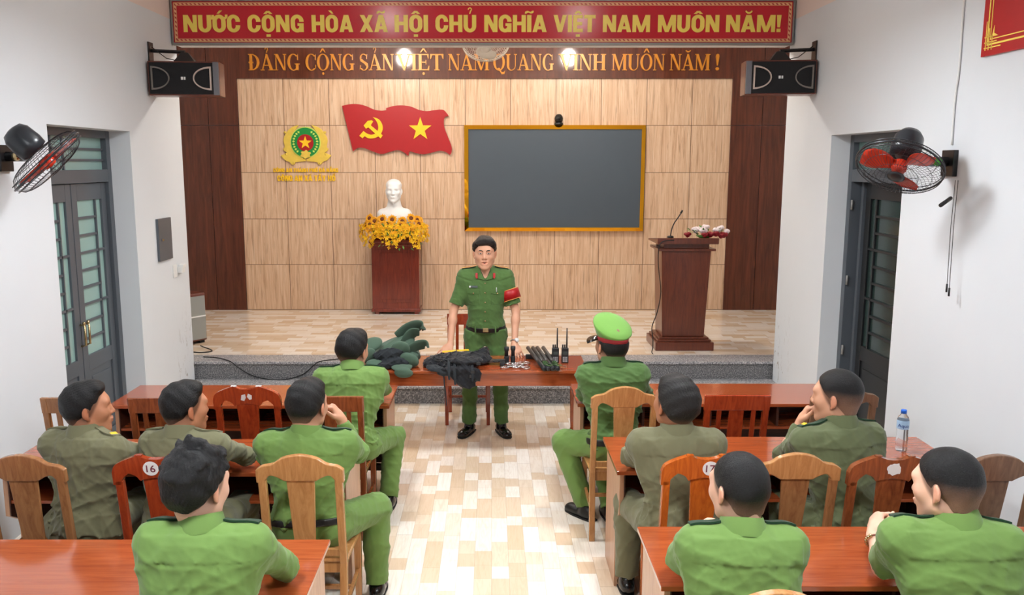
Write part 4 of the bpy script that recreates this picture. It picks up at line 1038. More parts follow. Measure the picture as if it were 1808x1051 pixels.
# cords of the right fan, hanging bar and wall cables
cd = thing('fan_pull_cord', 'two thin pull cords with black toggles hanging under the right fan', 'cord', (2.76, 5.05, 2.2))
for dy, zl in ((0, -.62), (.03, -.60)):
    obj('cord', MB().tube([(.02, .06+dy, .02), (.0, .03+dy, -.25), (-.01, dy, zl)], .002, 5), M['black'], cd, True); obj('toggle', MB().cyl((-.01, dy, zl), (-.01, dy, zl-.05), .006, n=8), M['black'], cd, True)
tag(obj('remote_holder', MB().tube([(2.64, 5.02, 2.075), (2.74, 5.10, 2.115)], .012, 8), M['black'], None, True, origin=(2.74, 5.10, 2.10)), 'short black bar dangling beneath the right wall fan', 'remote')
tag(obj('wall_cable', MB().tube(catseg([(2.812, 5.26, 4.1), (2.812, 5.27, 3.3), (2.812, 5.262, 2.9), (2.812, 5.28, 2.7), (2.812, 5.275, 2.43)], 5), .006, 6), M['white_plastic'], None, True, origin=(2.812, 5.27, 3.0)), 'pale cable running down the right wall to the fan', 'cable')
tag(obj('looped_cord', MB().tube(catseg([(-2.972, 4.93, 2.35), (-2.972, 4.95, 2.25), (-2.965, 4.90, 2.19), (-2.972, 4.92, 2.0), (-2.972, 4.94, 1.84), (-2.972, 4.96, 1.72)], 5), .005, 6), M['black'], None, True, origin=(-2.972, 4.93, 2.0)), 'dark looped cord hanging on the left wall below the fan', 'cord')
# electric box, switches
eb = thing('electric_box', 'dark grey metal electric box flush on the left wall', 'electric box', (XL, 7.70, 1.64))
obj('box_door', MB().box(0, .022, -.155, .155, -.19, .19), M['frame_grey'], eb, bevel=.003); obj('lock', MB().cyl((.022, -.10, .0), (.034, -.10, 0), .012).box(.03, .036, -.105, -.07, -.006, .004), M['chrome'], eb)
sw = thing('wall_switch', 'white switch plate with a plug below the electric box', 'switch', (XL, 7.93, 1.32))
obj('plate', MB().box(0, .010, -.05, .04, -.06, .06), M['white_plastic'], sw, bevel=.003); obj('plug', MB().box(.0, .045, .07, .15, -.03, .03).box(.0, .05, .09, .17, .02, .05), M['white_plastic'], sw, bevel=.006)
mt = MB()
for k in range(8): mt.box(XR-.002, XR-.0005, 5.80, 5.83, 1.05+.085*k, 1.053+.085*k)
# poster on the right wall
po = thing('wall_poster', 'red poster with gold line border at the upper right corner', 'poster', (XR-.001, 4.3, 2.92))
obj('poster_board', MB().box(-.02, 0, -.75, .72, 0, 1.0), M['poster_red'], po, bevel=.002)
bl = MB()
for d, w in ((.055, .010), (.085, .006)):
    bl.box(-.0225, -.0203, -.75+d, .72-d, d, d+w); bl.box(-.0225, -.0203, .72-d-w, .72-d, d+w, .98-d)
for k, (a, b) in enumerate(((.04, .16), (.07, .12), (.10, .08))):
    bl.box(-.0225, -.0203, .72-a-.006, .72-a, .03, .03+b); bl.box(-.0225, -.0203, .72-.03-b, .72-.03, a, a+.006)
bl.prism([(.62, .10), (.56, .10), (.60, .118), (.602, .16)], -.0225, -.0203, 'x')
obj('border_line', bl, M['banner_letter'], po)

# ------------------------------------------------------------------ gear on the presenter's table
TZ = .732
def wt(x, y, z=0): return (x, y, TZ+z)
M['radio'] = plain('black_radio_plastic', srgb(34, 34, 36), .4)
M['key'] = plain('grey_keys', srgb(170, 170, 172), .5)
for i, (x, lb) in enumerate(((.513, 'black walkie talkie with long antenna, the left of the pair'), (.590, 'black walkie talkie with long antenna, the right of the pair'))):
    t = thing('walkie_talkie', lb, 'radio', wt(x, 6.68), 0, 'walkie talkies on the table')
    obj('case', MB().box(-.028, .028, -.018, .018, 0, .125), M['radio'], t, bevel=.006)
    obj('antenna', MB().cyl((.014, 0, .125), (.014, 0, .285), .0065, .0045, 8), M['radio'], t, True)
    for xx in (-.018, -.002): obj('knob', MB().cyl((xx, 0, .125), (xx, 0, .150), .006, n=8), M['radio'], t, True)
    k = MB()
    for r in range(4):
        for c_ in range(3): k.box(-.018+c_*.013, -.009+c_*.013, -.0205, -.018, .012+r*.011, .019+r*.011)
    kp = obj('keypad', k, M['key'], t); kp['kind'] = 'stuff'
    obj('display', MB().box(-.019, .019, -.0200, -.018, .068, .095), plain('radio_display', srgb(70, 76, 74), .2), t)
M['baton'] = plain('dark_grey_baton_rubber', srgb(70, 64, 60), .35); M['baton_grip'] = plain('black_baton_grip', srgb(34, 36, 38), .4); M['cord_green'] = plain('green_cord', srgb(70, 110, 50), .6)
for i, (xa, xb) in enumerate(((.402, .300), (.435, .342), (.470, .378), (.508, .428))):
    t = thing('baton', 'grey rubber baton, %s of the four laid side by side' % ('first from the left', 'second from the left', 'third from the left', 'rightmost')[i], 'baton', (xa, 6.40, TZ+.024), 0, 'batons on the table edge')
    d = Vector((xb-xa, .52, .05)); p = lambda u: tuple(d*u)
    obj('shaft', MB().tube([p(.30), p(.98), p(1.0)], [.0165, .0165, .010], 12), M['baton'], t, True)
    obj('grip', MB().tube([p(-.04), p(-.03), p(.30), p(.31)], [.012, .0185, .0185, .0165], 12), M['baton_grip'], t, True)
    if i in (1, 3):
        c = MB()
        for j in range(3): c.tube([(d*(.10+.05*j)+Vector((.021*math.cos(a), .004*math.sin(2*a), .021*math.sin(a)))) for a in [2*PI*q/14 for q in range(14)]], .0028, 5, closed=True)
        c.tube(catseg([(0.0, .06, .02), (.03, .02, .022), (.02, -.015, .02), (-.02, .02, .022)], 5), .0028, 5); obj('wrist_cord', c, M['cord_green'], t, True)
rk = MB().box(.28, .50, 6.80, 6.86, TZ, TZ+.032); tag(obj('baton_prop', rk, M['black_matte'], None, bevel=.008, origin=(.39, 6.83, TZ)), 'flat black pouch added under the raised baton tips, dark as the shadow there', 'prop')  # added block carrying the raised tips; its black stands for the shadow there
for i, (x, y, r) in enumerate(((.14, 6.51, .5), (.225, 6.50, -.3), (.18, 6.62, .2), (.25, 6.60, .9))):
    t = thing('handcuffs', 'shiny steel handcuffs, %s of the four on the table' % ('front left', 'front right', 'back left', 'back right')[i], 'handcuffs', wt(x, y), r, 'handcuffs on the table')
    for s in (-1, 1):
        c = MB(); c.tube([(s*.042+.034*math.cos(2*PI*k/24), .028*math.sin(2*PI*k/24), .008+.003*math.sin(4*PI*k/24)) for k in range(24)], .0055, 6, closed=True)
        c.box(s*.012-.012, s*.012+.012, -.014, .014, .002, .016); obj('cuff', c, M['chrome'], t, True)
    obj('chain', MB().tube([(-.012, 0, .008), (.0, .004, .012), (.012, 0, .008)], .004, 5), M['chrome'], t, True)
for i, (x, y) in enumerate(((.120, 6.66), (.172, 6.68))):
    t = thing('flashlight_holster', 'small black upright torch in its holster, %s' % ('left of the two by his hand', 'right of the two by his hand')[i], 'torch', wt(x, y), 0, 'torches on the table')
    obj('holster', MB().lathe([(.019, 0), (.020, .05), (.017, .06)], 12), M['black_matte'], t, True); obj('torch_body', MB().lathe([(.015, .055), (.015, .10), (.020, .108), (.020, .135), (.016, .137)], 12), M['radio'], t, True)
    obj('belt_clip', MB().box(-.006, .006, -.023, -.019, .01, .05), M['baton_grip'], t)
t = thing('pistol', 'compact black pistol lying on the table beside the black gear', 'pistol', wt(.02, 6.62, .016), .15)
obj('slide', MB().box(-.085, .09, -.014, .014, .0, .026), M['baton'], t, bevel=.004); g = MB(); g.prism([(.045, .0), (.085, .0), (.075, -.075), (.035, -.07)], -.013, .013, 'z'); obj('grip', g, M['baton_grip'], t, bevel=.004)
obj('trigger_guard', MB().tube([(.04, -.01, .012), (.02, -.035, .012), (-.005, -.03, .012), (-.01, -.008, .012)], .004, 6), M['baton_grip'], t, True)
tag(obj('coiled_cord', MB().tube([(.555+.035*math.cos(a), 6.52+.035*math.sin(a), TZ+.004+.003*math.sin(3*a)) for a in [2*PI*q/28 for q in range(28)]], .003, 5, closed=True), plain('tan_cord', srgb(150, 110, 70), .6), None, True, origin=(.555, 6.52, TZ)), 'small loop of tan cord in front of the walkie talkies', 'cord')
# water bottle
wb = thing('water_bottle', 'clear water bottle with blue cap standing on the right middle desk', 'bottle', (2.292, 4.565, .731))
def clear():
    m = bpy.data.materials.new('clear_bottle_plastic'); m.use_nodes = True; b = m.node_tree.nodes['Principled BSDF']
    b.inputs['Base Color'].default_value = (.93, .95, .97, 1); b.inputs['Roughness'].default_value = .05; b.inputs['Transmission Weight'].default_value = .92; b.inputs['IOR'].default_value = 1.25; return m
obj('bottle_body', MB().lathe([(.022, .0), (.030, .004), (.032, .02), (.0285, .03), (.031, .045), (.030, .13), (.032, .14), (.032, .175), (.027, .195), (.014, .212), (.0135, .222)], 28), clear(), wb, True)
obj('bottle_cap', MB().lathe([(.0155, .216), (.0155, .234), (.013, .237)], 20), plain('blue_cap', srgb(36, 110, 220), .4), wb, True)
lb = obj('label', MB().lathe([(.0322, .130), (.0325, .135), (.0325, .172), (.0315, .178)], 28, cap=False), plain('pale_blue_label', srgb(170, 206, 236), .4), wb, True)
vs, fs = text_mesh('Aqua', .012); x0 = min(v[0] for v in vs); x1 = max(v[0] for v in vs)
wt_ = MB(); wt_.add([(.0331*math.sin(((v[0]-x0)/(x1-x0)-.45)*1.9-.45), -.0331*math.cos(((v[0]-x0)/(x1-x0)-.45)*1.9-.45), .142+v[1]*.026) for v in vs], fs); obj('label_text', wt_, plain('navy_ink', srgb(40, 80, 150), .4), lb)
# ------------------------------------------------------------------ implicit surfaces -> one continuous mesh
def V3(*a): return np.array(a, dtype=np.float64)
class Field:
    def __init__(s, lo, hi, h):
        s.h = h; s.lo = np.array(lo, float)-h*3; s.n = np.ceil((np.array(hi, float)-s.lo)/h).astype(int)+4
        s.a = np.full(tuple(s.n), 1.0, dtype=np.float32)
    def sub(s, lo, hi):
        i0 = np.clip(np.floor((np.array(lo)-s.lo)/s.h).astype(int), 0, s.n-1); i1 = np.clip(np.ceil((np.array(hi)-s.lo)/s.h).astype(int)+1, 1, s.n)
        sl = tuple(slice(int(a), int(b)) for a, b in zip(i0, i1))
        ax = [(s.lo[k]+s.h*np.arange(i0[k], i1[k])).astype(np.float32) for k in range(3)]
        return sl, ax[0][:, None, None], ax[1][None, :, None], ax[2][None, None, :]
    def _apply(s, sl, d, k, mode):
        A = s.a[sl]
        if mode == 'add':
            if k > 0:
                h = np.maximum(k-np.abs(A-d), 0)/k; r = np.minimum(A, d)-h*h*k*.25
            else: r = np.minimum(A, d)
        else:
            if k > 0:
                h = np.maximum(k-np.abs(A+d), 0)/k; r = np.maximum(A, -d)+h*h*k*.25
            else: r = np.maximum(A, -d)
        s.a[sl] = r
    def cone(s, a, b, ra, rb=None, k=.02, cut=False, mode='add', infl=0):
        if rb is None: rb = ra
        a = np.array(a, float); b = np.array(b, float); ra += infl; rb += infl
        m = max(ra, rb)+k+s.h*3+.004
        sl, X, Y, Z = s.sub(np.minimum(a, b)-m, np.maximum(a, b)+m)
        ba = b-a; L2 = float(ba @ ba)+1e-12
        px, py, pz = X-a[0], Y-a[1], Z-a[2]
        t = np.clip((px*ba[0]+py*ba[1]+pz*ba[2])/L2, 0, 1)
        d = np.sqrt((px-ba[0]*t)**2+(py-ba[1]*t)**2+(pz-ba[2]*t)**2)-(ra+(rb-ra)*t)
        if cut:
            L = math.sqrt(L2); pl = (px*ba[0]+py*ba[1]+pz*ba[2])/L-L
            d = np.maximum(d, pl)
        s._apply(sl, d, k, mode); return s
    def ell(s, c, r, R=None, k=.02, mode='add', infl=0):
        c = np.array(c, float); r = np.array(r, float)+infl; m = max(r)+k+s.h*3+.004
        sl, X, Y, Z = s.sub(c-m, c+m)
        px, py, pz = X-c[0], Y-c[1], Z-c[2]
        if R is not None:
            R = np.array(R, float)   # rows = local axes
            px, py, pz = (px*R[0, 0]+py*R[0, 1]+pz*R[0, 2]), (px*R[1, 0]+py*R[1, 1]+pz*R[1, 2]), (px*R[2, 0]+py*R[2, 1]+pz*R[2, 2])
        k0 = np.sqrt((px/r[0])**2+(py/r[1])**2+(pz/r[2])**2); k1 = np.sqrt((px/r[0]**2)**2+(py/r[1]**2)**2+(pz/r[2]**2)**2)+1e-6
        d = k0*(k0-1)/k1
        s._apply(sl, d, k, mode); return s
    def plane(s, p, n, k=0, lo=None, hi=None):
        """keep the side where (x-p).n < 0"""
        n = np.array(n, float); n = n/np.linalg.norm(n)
        sl, X, Y, Z = s.sub(lo if lo is not None else s.lo, hi if hi is not None else s.lo+s.n*s.h)
        d = (X-p[0])*n[0]+(Y-p[1])*n[1]+(Z-p[2])*n[2]
        s._apply(sl, -d, k, 'sub'); return s
    def displace(s, fn, band=.03):
        idx = np.nonzero(np.abs(s.a) < band)
        P = np.stack([s.lo[k]+idx[k]*s.h for k in range(3)], 1)
        s.a[idx] += fn(P).astype(np.float32); return s
    def mesh(s):
        a = s.a; h = s.h; S = a < 0
        n = a.shape
        cnt = np.zeros((n[0]-1, n[1]-1, n[2]-1), np.int8)
        for dx in (0, 1):
            for dy in (0, 1):
                for dz in (0, 1): cnt += S[dx:n[0]-1+dx, dy:n[1]-1+dy, dz:n[2]-1+dz]
        act = (cnt > 0) & (cnt < 8); ci = np.nonzero(act); N = len(ci[0])
        idm = np.full(act.shape, -1, np.int32); idm[ci] = np.arange(N)
        C = [a[ci[0]+dx, ci[1]+dy, ci[2]+dz] for dx in (0, 1) for dy in (0, 1) for dz in (0, 1)]
        acc = np.zeros((N, 3)); w = np.zeros(N)
        cor = [(dx, dy, dz) for dx in (0, 1) for dy in (0, 1) for dz in (0, 1)]
        for i in range(8):
            for j in range(i+1, 8):
                df = [cor[j][q]-cor[i][q] for q in range(3)]
                if sum(map(abs, df)) != 1: continue
                m = (C[i] < 0) != (C[j] < 0)
                t = np.where(m, C[i]/(C[i]-C[j]+1e-12), 0)
                for q in range(3): acc[:, q] += np.where(m, cor[i][q]+t*df[q], 0)
                w += m
        P = acc/w[:, None]
        P = np.stack([s.lo[q]+(ci[q]+P[:, q])*h for q in range(3)], 1)
        quads = []
        for ax in range(3):
            sl0 = [slice(None)]*3; sl1 = [slice(None)]*3; sl0[ax] = slice(0, -1); sl1[ax] = slice(1, None)
            cr = S[tuple(sl0)] != S[tuple(sl1)]
            e = np.nonzero(cr); o1, o2 = (ax+1) % 3, (ax+2) % 3
            ok = (e[o1] > 0) & (e[o2] > 0) & (e[o1] < n[o1]-1) & (e[o2] < n[o2]-1)
            e = [q[ok] for q in e]; inside = S[e[0], e[1], e[2]]
            def cid(d1, d2):
                q = [e[0].copy(), e[1].copy(), e[2].copy()]; q[o1] -= d1; q[o2] -= d2; return idm[q[0], q[1], q[2]]
            A, B, Cc, D = cid(0, 0), cid(1, 0), cid(1, 1), cid(0, 1)
            f = np.stack([A, B, Cc, D], 1); f2 = np.stack([D, Cc, B, A], 1)
            quads.append(np.where(inside[:, None], f, f2))
        Q = np.concatenate(quads); Q = Q[(Q >= 0).all(1)]
        return P, Q
def fobj(name, F, mat, parent=None, origin=None, relax=1, color=None):
    P, Q = F.mesh()
    # light smoothing of the surface
    for _ in range(relax):
        acc = np.zeros_like(P); c = np.zeros(len(P))
        for i in range(4):
            j = (i+1) % 4
            np.add.at(acc, Q[:, i], P[Q[:, j]]); np.add.at(c, Q[:, i], 1)
            np.add.at(acc, Q[:, j], P[Q[:, i]]); np.add.at(c, Q[:, j], 1)
        P = P*.5+.5*acc/np.maximum(c, 1)[:, None]
    W = P.copy()
    if origin is not None: P = P-np.array(origin)
    me = bpy.data.meshes.new(name)
    me.vertices.add(len(P)); me.vertices.foreach_set('co', P.astype(np.float32).ravel())
    me.loops.add(len(Q)*4); me.loops.foreach_set('vertex_index', Q.astype(np.int32).ravel())
    me.polygons.add(len(Q)); me.polygons.foreach_set('loop_start', np.arange(0, len(Q)*4, 4, dtype=np.int32))
    me.polygons.foreach_set('loop_total', np.full(len(Q), 4, np.int32))
    me.polygons.foreach_set('use_smooth', np.ones(len(Q), bool))
    me.materials.append(mat); me.update(calc_edges=True); me.validate()
    if color is not None and len(me.vertices) == len(W):
        at = me.color_attributes.new('tone', 'FLOAT_COLOR', 'POINT')
        c = np.ones((len(W), 4), np.float32); c[:, :3] = color(W); at.data.foreach_set('color', c.ravel())
    o = bpy.data.objects.new(name, me); COL.objects.link(o)
    if parent is not None: o.parent = parent
    elif origin is not None: o.location = origin
    return o
def wr_noise(seed, freq=16, amp=.005, stretch=(1, 1, 1)):
    """cloth folds: warped ridges in random directions"""
    rd = np.random.RandomState(seed)
    D = [(rd.randn(3)*np.array(stretch), rd.rand()*6.28, rd.rand()) for _ in range(5)]
    D = [(d/np.linalg.norm(d), p, w) for d, p, w in D]
    wp = rd.randn(3, 3)*2.2; wf = rd.rand(3)*6
    def f(P):
        Q = P+.035*np.sin(P @ wp.T*3.0+wf)
        Q = Q+.016*np.sin(Q[:, ::-1]*17+wf[::-1])
        r = 0
        for i, (d, p, w) in enumerate(D):
            fr = freq*(.6+.5*i)
            r = r+(1-np.abs(np.sin(Q @ d*fr+p)))**3/(1+.5*i)
        return (.9-r)*amp
    return f
def skin_mat(name, col, rough=.5):
    t = NT(name, rough, 0, .4)
    at = t.n('ShaderNodeAttribute', attribute_name='tone')
    f = t.noise(t.obco(), 14, 3)
    c = t.mix(t.m('MULTIPLY', f, .18), col, tuple(x*.72 for x in col[:3])+(1,))
    c = t.mix(1.0, c, at.outputs['Color'], 'MULTIPLY')
    t.base(c); t.b.inputs['Subsurface Weight'].default_value = .08; t.b.inputs['Subsurface Radius'].default_value = (.012, .005, .003)
    return t.mat
def cloth(name, col, rough=.85, var=.16):
    t = NT(name, rough, 0, .2)
    f = t.noise(t.obco(), 7, 3); g = t.noise(t.obco(), 380, 2)
    c = t.mix(t.m('MULTIPLY', f, .5), col, tuple(x*(1-var*2) for x in col[:3])+(1,))
    t.base(c); t.bump(g, .12, .002); t.b.inputs['Sheen Weight'].default_value = .15
    return t.mat
def hair_mat(name, col, skin=srgb(150, 112, 92)):
    t = NT(name, .40, 0, .32)
    f = t.noise(t.obco((1, 1, 1)), 120, 4, .75, 1.5); g = t.noise(t.obco((1, 1, 1)), 700, 2, .6)
    at = t.n('ShaderNodeAttribute', attribute_name='tone'); sx = t.n('ShaderNodeSeparateColor'); t.l(at.outputs['Color'], sx.inputs[0])
    fac = t.m('ADD', sx.outputs[0], t.m('MULTIPLY', t.m('SUBTRACT', g, .5), .9)); cl = t.n('ShaderNodeClamp'); t.l(t.m('MULTIPLY', fac, t.m('GREATER_THAN', sx.outputs[0], .02)), cl.inputs[0])
    hc_ = t.mix(t.m('POWER', f, 2.5), col, tuple(x*2.0+.004 for x in col[:3])+(1,))
    t.base(t.mix(cl.outputs[0], hc_, skin)); t.bump(f, .8, .005)
    return t.mat
M['skin_plain'] = plain('warm_skin_detail', srgb(200, 146, 118), .5, var=.04)
M['skin'] = skin_mat('warm_skin', srgb(214, 158, 128)); M['skin_dark'] = skin_mat('tanned_skin', srgb(184, 124, 92)); M['skin_fair'] = skin_mat('fair_skin', srgb(232, 182, 156))
M['green'] = cloth('bright_green_uniform', srgb(110, 141, 74)); M['green_deep'] = cloth('deep_green_uniform', srgb(84, 114, 62))
M['olive'] = cloth('olive_drab_uniform', srgb(118, 116, 88)); M['olive_green'] = cloth('olive_green_uniform', srgb(100, 108, 76))
M['hair'] = hair_mat('black_hair', srgb(13, 12, 14)); M['hair_brown'] = hair_mat('dark_brown_hair', srgb(26, 19, 17)); M['hair_grey'] = hair_mat('greying_black_hair', srgb(24, 22, 22))
M['shoe'] = plain('polished_black_leather', srgb(14, 14, 15), .18, spec=.6); M['belt'] = plain('black_leather_belt', srgb(16, 16, 16), .4)
M['eye'] = plain('eye_white', srgb(235, 230, 225), .2); M['iris'] = plain('dark_iris', srgb(22, 14, 10), .15)
M['mouth'] = plain('dark_mouth', srgb(84, 26, 24), .5); M['board'] = cloth('dark_green_epaulette', srgb(28, 58, 36))

def norm(v): v = np.array(v, float); return v/(np.linalg.norm(v)+1e-12)
def hand(F, wrist, d, pn, th, curl=.5, s=1.0, spread=.10, k=.006, thumb_in=.0):
    """wrist point, finger direction, palm normal (the way the fingers curl), thumb side"""
    d = norm(d); pn = norm(np.array(pn)-d*np.dot(pn, d)); th = norm(np.array(th)-d*np.dot(th, d)-pn*np.dot(th, pn)); w = np.array(wrist, float)
    R = np.stack([th, d, pn])
    F.ell(w+d*.048*s, (.041*s, .052*s, .0165*s), R, k=.012)
    F.cone(w-d*.005, w+d*.03*s, .026*s, .026*s, k=.015)
    out = []
    L = [.068, .076, .070, .054]; off = [.029, .010, -.009, -.027]; rad = [.0092, .0095, .0090, .0080]
    for i in range(4):
        b = w+d*(.084-.004*abs(i-1))*s+th*off[i]*s
        dd = norm(d+th*spread*(1.4-i)*.9)
        c = curl*(1+.12*i); ang = 0; p = b; F.cone(w+d*.05*s+th*off[i]*.8*s, b, .011*s, rad[i]*1.1*s, k=k)
        for j, fr in enumerate((.45, .31, .24)):
            ang += c*(.75, 1.0, .7)[j]
            q = p+(dd*math.cos(ang)+pn*math.sin(ang))*L[i]*fr*1.08*s
            F.cone(p, q, rad[i]*(1-.10*j)*s, rad[i]*(1-.10*(j+1))*s, k=.0035); p = q
        out.append(p)
    b = w+d*.018*s+th*.026*s; e1 = b+(th*.62+d*.62+pn*(.25+thumb_in))*.040*s; e2 = e1+(th*(.30-thumb_in*.5)+d*.85+pn*(.25+thumb_in))*.030*s; e3 = e2+(d*.9+pn*(.25+thumb_in)+th*.05)*.024*s
    F.cone(b, e1, .0165*s, .0125*s, k=.012); F.cone(e1, e2, .0120*s, .0105*s, k=.004); F.cone(e2, e3, .0102*s, .0085*s, k=.004)
    return out
def frame_from(yaw, pitch=0, roll=0):
    """head axes: right, forward, up. yaw 0 looks along +y, positive yaw turns to -x; positive pitch looks up"""
    m = Matrix.Rotation(yaw, 3, 'Z') @ Matrix.Rotation(pitch, 3, 'X') @ Matrix.Rotation(roll, 3, 'Y')
    return np.array([list(m @ Vector(a)) for a in ((1, 0, 0), (0, 1, 0), (0, 0, 1))])
def head_sdf(F, c, R, s, neck, face='plain'):
    def L(x, y, z): return c+(R[0]*x+R[1]*y+R[2]*z)*s
    def E(p, r, k=.02, mode='add', Rt=R): F.ell(L(*p), np.array(r)*s, Rt, k=k*s, mode=mode)
    def Cn(a, b, ra, rb, k=.015, mode='add'): F.cone(L(*a), L(*b), ra*s, rb*s, k=k*s, mode=mode)
    E((0, -.014, .035), (.076, .096, .088)); E((0, .030, -.02), (.066, .060, .084), .03)
    Cn((-.048, .0, -.055), (-.014, .070, -.098), .026, .018, .03); Cn((.048, .0, -.055), (.014, .070, -.098), .026, .018, .03)
    E((0, .062, -.098), (.022, .018, .016), .02)
    for q in (-1, 1): E((q*.040, .052, -.018), (.026, .026, .024), .03)
    Cn((-.038, .074, .030), (.038, .074, .030), .014, .014, .025)
    for q in (-1, 1): E((q*.031, .094, .008), (.016, .012, .010), .012, 'sub')
    Cn((0, .084, .014), (0, .103, -.026), .0075, .0105, .014)
    for q in (-1, 1): E((q*.012, .093, -.030), (.0085, .009, .007), .008)
    E((0, .080, -.062), (.026, .012, .018), .02)
    if face == 'talk':
        Cn((-.020, .0905, -.0545), (.020, .0905, -.0545), .0042, .0042, .008); Cn((0, .0955, -.0535), (0, .0955, -.0535), .0045, .0045, .010); Cn((-.016, .0885, -.0735), (.016, .0885, -.0735), .0050, .0050, .009)
        E((0, .098, -.0635), (.0180, .011, .0068), .004, 'sub')
    else:
        Cn((-.017, .097, -.056), (.017, .097, -.056), .0052, .0052, .005); Cn((-.015, .095, -.067), (.015, .095, -.067), .0060, .0060, .005)
    for q in (-1, 1):
        Re = np.stack([norm(R[0]*1+R[1]*q*.45), norm(R[1]-R[0]*q*.45), R[2]])
        E((q*.081, -.010, -.004), (.0085, .017, .029), .006, 'add', Re); E((q*.0905, -.004, .001), (.0060, .009, .017), .004, 'sub', Re)
        E((q*.078, -.002, -.032), (.006, .008, .010), .006)
    nb = np.array(neck, float)
    F.cone(L(0, -.026, -.055), nb, .052*s, .051*s, k=.025); F.cone(L(0, -.042, -.02), nb+(c-nb)*.2, .044*s, .047*s, k=.025)
    return L
def hair_obj(c, R, s, style, mat, parent, og, seed, h=.004, fz=.05):
    m = .16*s
    F = Field(c-m-.03, c+m+.03, h)
    def L(x, y, z): return c+(R[0]*x+R[1]*y+R[2]*z)*s
    t = {'undercap': .009, 'short': .012, 'full': .016, 'messy': .020, 'buzz': .0040, 'mid': .0065, 'side': .013}[style]
    F.ell(L(0, -.014, .035), (np.array([.076, .096, .088])+t)*s, R, k=0)
    F.cone(L(-.022, -.052, .0), L(-.018, -.044, -.080), (.042+t*.6)*s, .036*s, k=.03); F.cone(L(.022, -.052, .0), L(.018, -.044, -.080), (.042+t*.6)*s, .036*s, k=.03)
    if style in ('full', 'side', 'mid', 'short'):
        F.ell(L(.0, .034, .092), (.060*s, .046*s, .030*s+t*.4), R, k=.03)
    if style == 'side':
        F.ell(L(-.006, .058, .092), (.066*s, .040*s, .032*s), R, k=.02); F.ell(L(.030, .078, .080), (.034*s, .020*s, .022*s), R, k=.02); F.ell(L(-.036, .074, .076), (.028*s, .020*s, .022*s), R, k=.02)
        for q in (-1, 1): F.ell(L(q*.067, .030, .052), (.022*s, .042*s, .042*s), R, k=.02)
    if style == 'messy':
        rd = np.random.RandomState(seed)
        for i in range(55):
            a, e = rd.uniform(0, 6.28), rd.uniform(.0, 1.5)
            nr = V3(math.cos(a)*math.cos(e), math.sin(a)*math.cos(e), math.sin(e)); p = V3(.078, .098, .092)*nr+V3(0, -.014, .038)
            tg = norm(np.cross(nr, V3(.25, -.3, 1))+rd.randn(3)*.35); q = p+tg*.034+nr*rd.uniform(.000, .010); m_ = (p+q)/2+nr*.006
            F.cone(L(*p), L(*m_), .019*s, .013*s, k=.014); F.cone(L(*m_), L(*q), .013*s, .006*s, k=.010)
    if style == 'undercap': F.plane(L(0, 0, .040), R[2])
    # hairline: forehead-to-ear plane, ear notch, nape
    fl = {'undercap': (.07, .08), 'short': (.074, .078), 'full': (.072, .070), 'messy': (.070, .070), 'buzz': (.078, .088), 'mid': (.078, .070), 'side': (.090, .064)}[style]
    n1 = np.array([0, fl[1]+.0, -(fl[0]-.008)]); n1 = norm(n1)
    F.plane(L(0, .012, .004), R[1]*n1[1]+R[2]*n1[2], k=.006)
    nz = {'undercap': -.062, 'short': -.072, 'full': -.088, 'messy': -.088, 'buzz': -.052, 'mid': -.076, 'side': -.060}[style]
    F.plane(L(0, 0, nz), -R[2]+R[1]*.30, k=.008)
    if 1:
        for q in (-1, 1): F.ell(L(q*.088, .004, -.030), (.022*s, .024*s, .036*s), R, k=.006, mode='sub')
    if style not in ('buzz', 'messy'):
        for q in (-1, 1): F.ell(L(q*.0700, .010, .008), (.0065*s, .016*s, .034*s), R, k=.010)
    amp = {'undercap': .002, 'short': .0030, 'full': .0045, 'messy': .006, 'buzz': .0012, 'mid': .0036, 'side': .0055}[style]
    rs = np.random.RandomState(seed); ph = rs.rand(6)*6
    def fn(P):
        q = (P-c) @ R.T/s
        ang = np.arctan2(q[:, 0]+.01, q[:, 2]-.02); a2 = np.arctan2(q[:, 0], q[:, 1]+.03)
        if style in ('side', 'mid', 'full'): u = ang*26+8*q[:, 1]*6+2*np.sin(q[:, 1]*30+ph[0])
        else: u = a2*24+3*np.sin(q[:, 2]*30+ph[1])
        u = u+1.2*np.sin(q @ np.array([31., 22, 17])+ph[0])+.8*np.sin(q @ np.array([-25., 37, 29])+ph[1]); v = .7*np.abs(np.sin(u+ph[2]))+.7*np.abs(np.sin(u*2.3+ph[3]+q[:, 1]*20))
        w = np.sin(q @ np.array([43., 51, 39])+ph[4])*np.sin(q @ np.array([-37., 45, 52])+ph[5])
        tp = t*s*.55*np.clip((-.012-q[:, 2])/.055, 0, 1) if style != 'messy' else t*s*.6*np.clip((-.03-q[:, 2])/.05, 0, 1)
        dpl = (q-np.array([0, .012, .004])) @ n1
        tp = tp+(t+.004)*s*.85*np.clip(1+dpl/.030, 0, 1)*(style != 'buzz')
        return -(v*.6-.4)*amp-w*amp*.8+tp
    F.displace(fn, .02)
    def htone(W):
        q = (W-c) @ R.T/s
        if style == 'buzz': f = np.clip((fz-q[:, 2]-.10*np.clip(-q[:, 1]-.02, 0, .1))/.075, 0, .92)
        else: f = np.clip((-.022-q[:, 2])/.05, 0, .8)*(style != 'messy')
        return np.stack([f, f, f], 1)
    return fobj('hair', F, mat, parent, og, 1, htone)

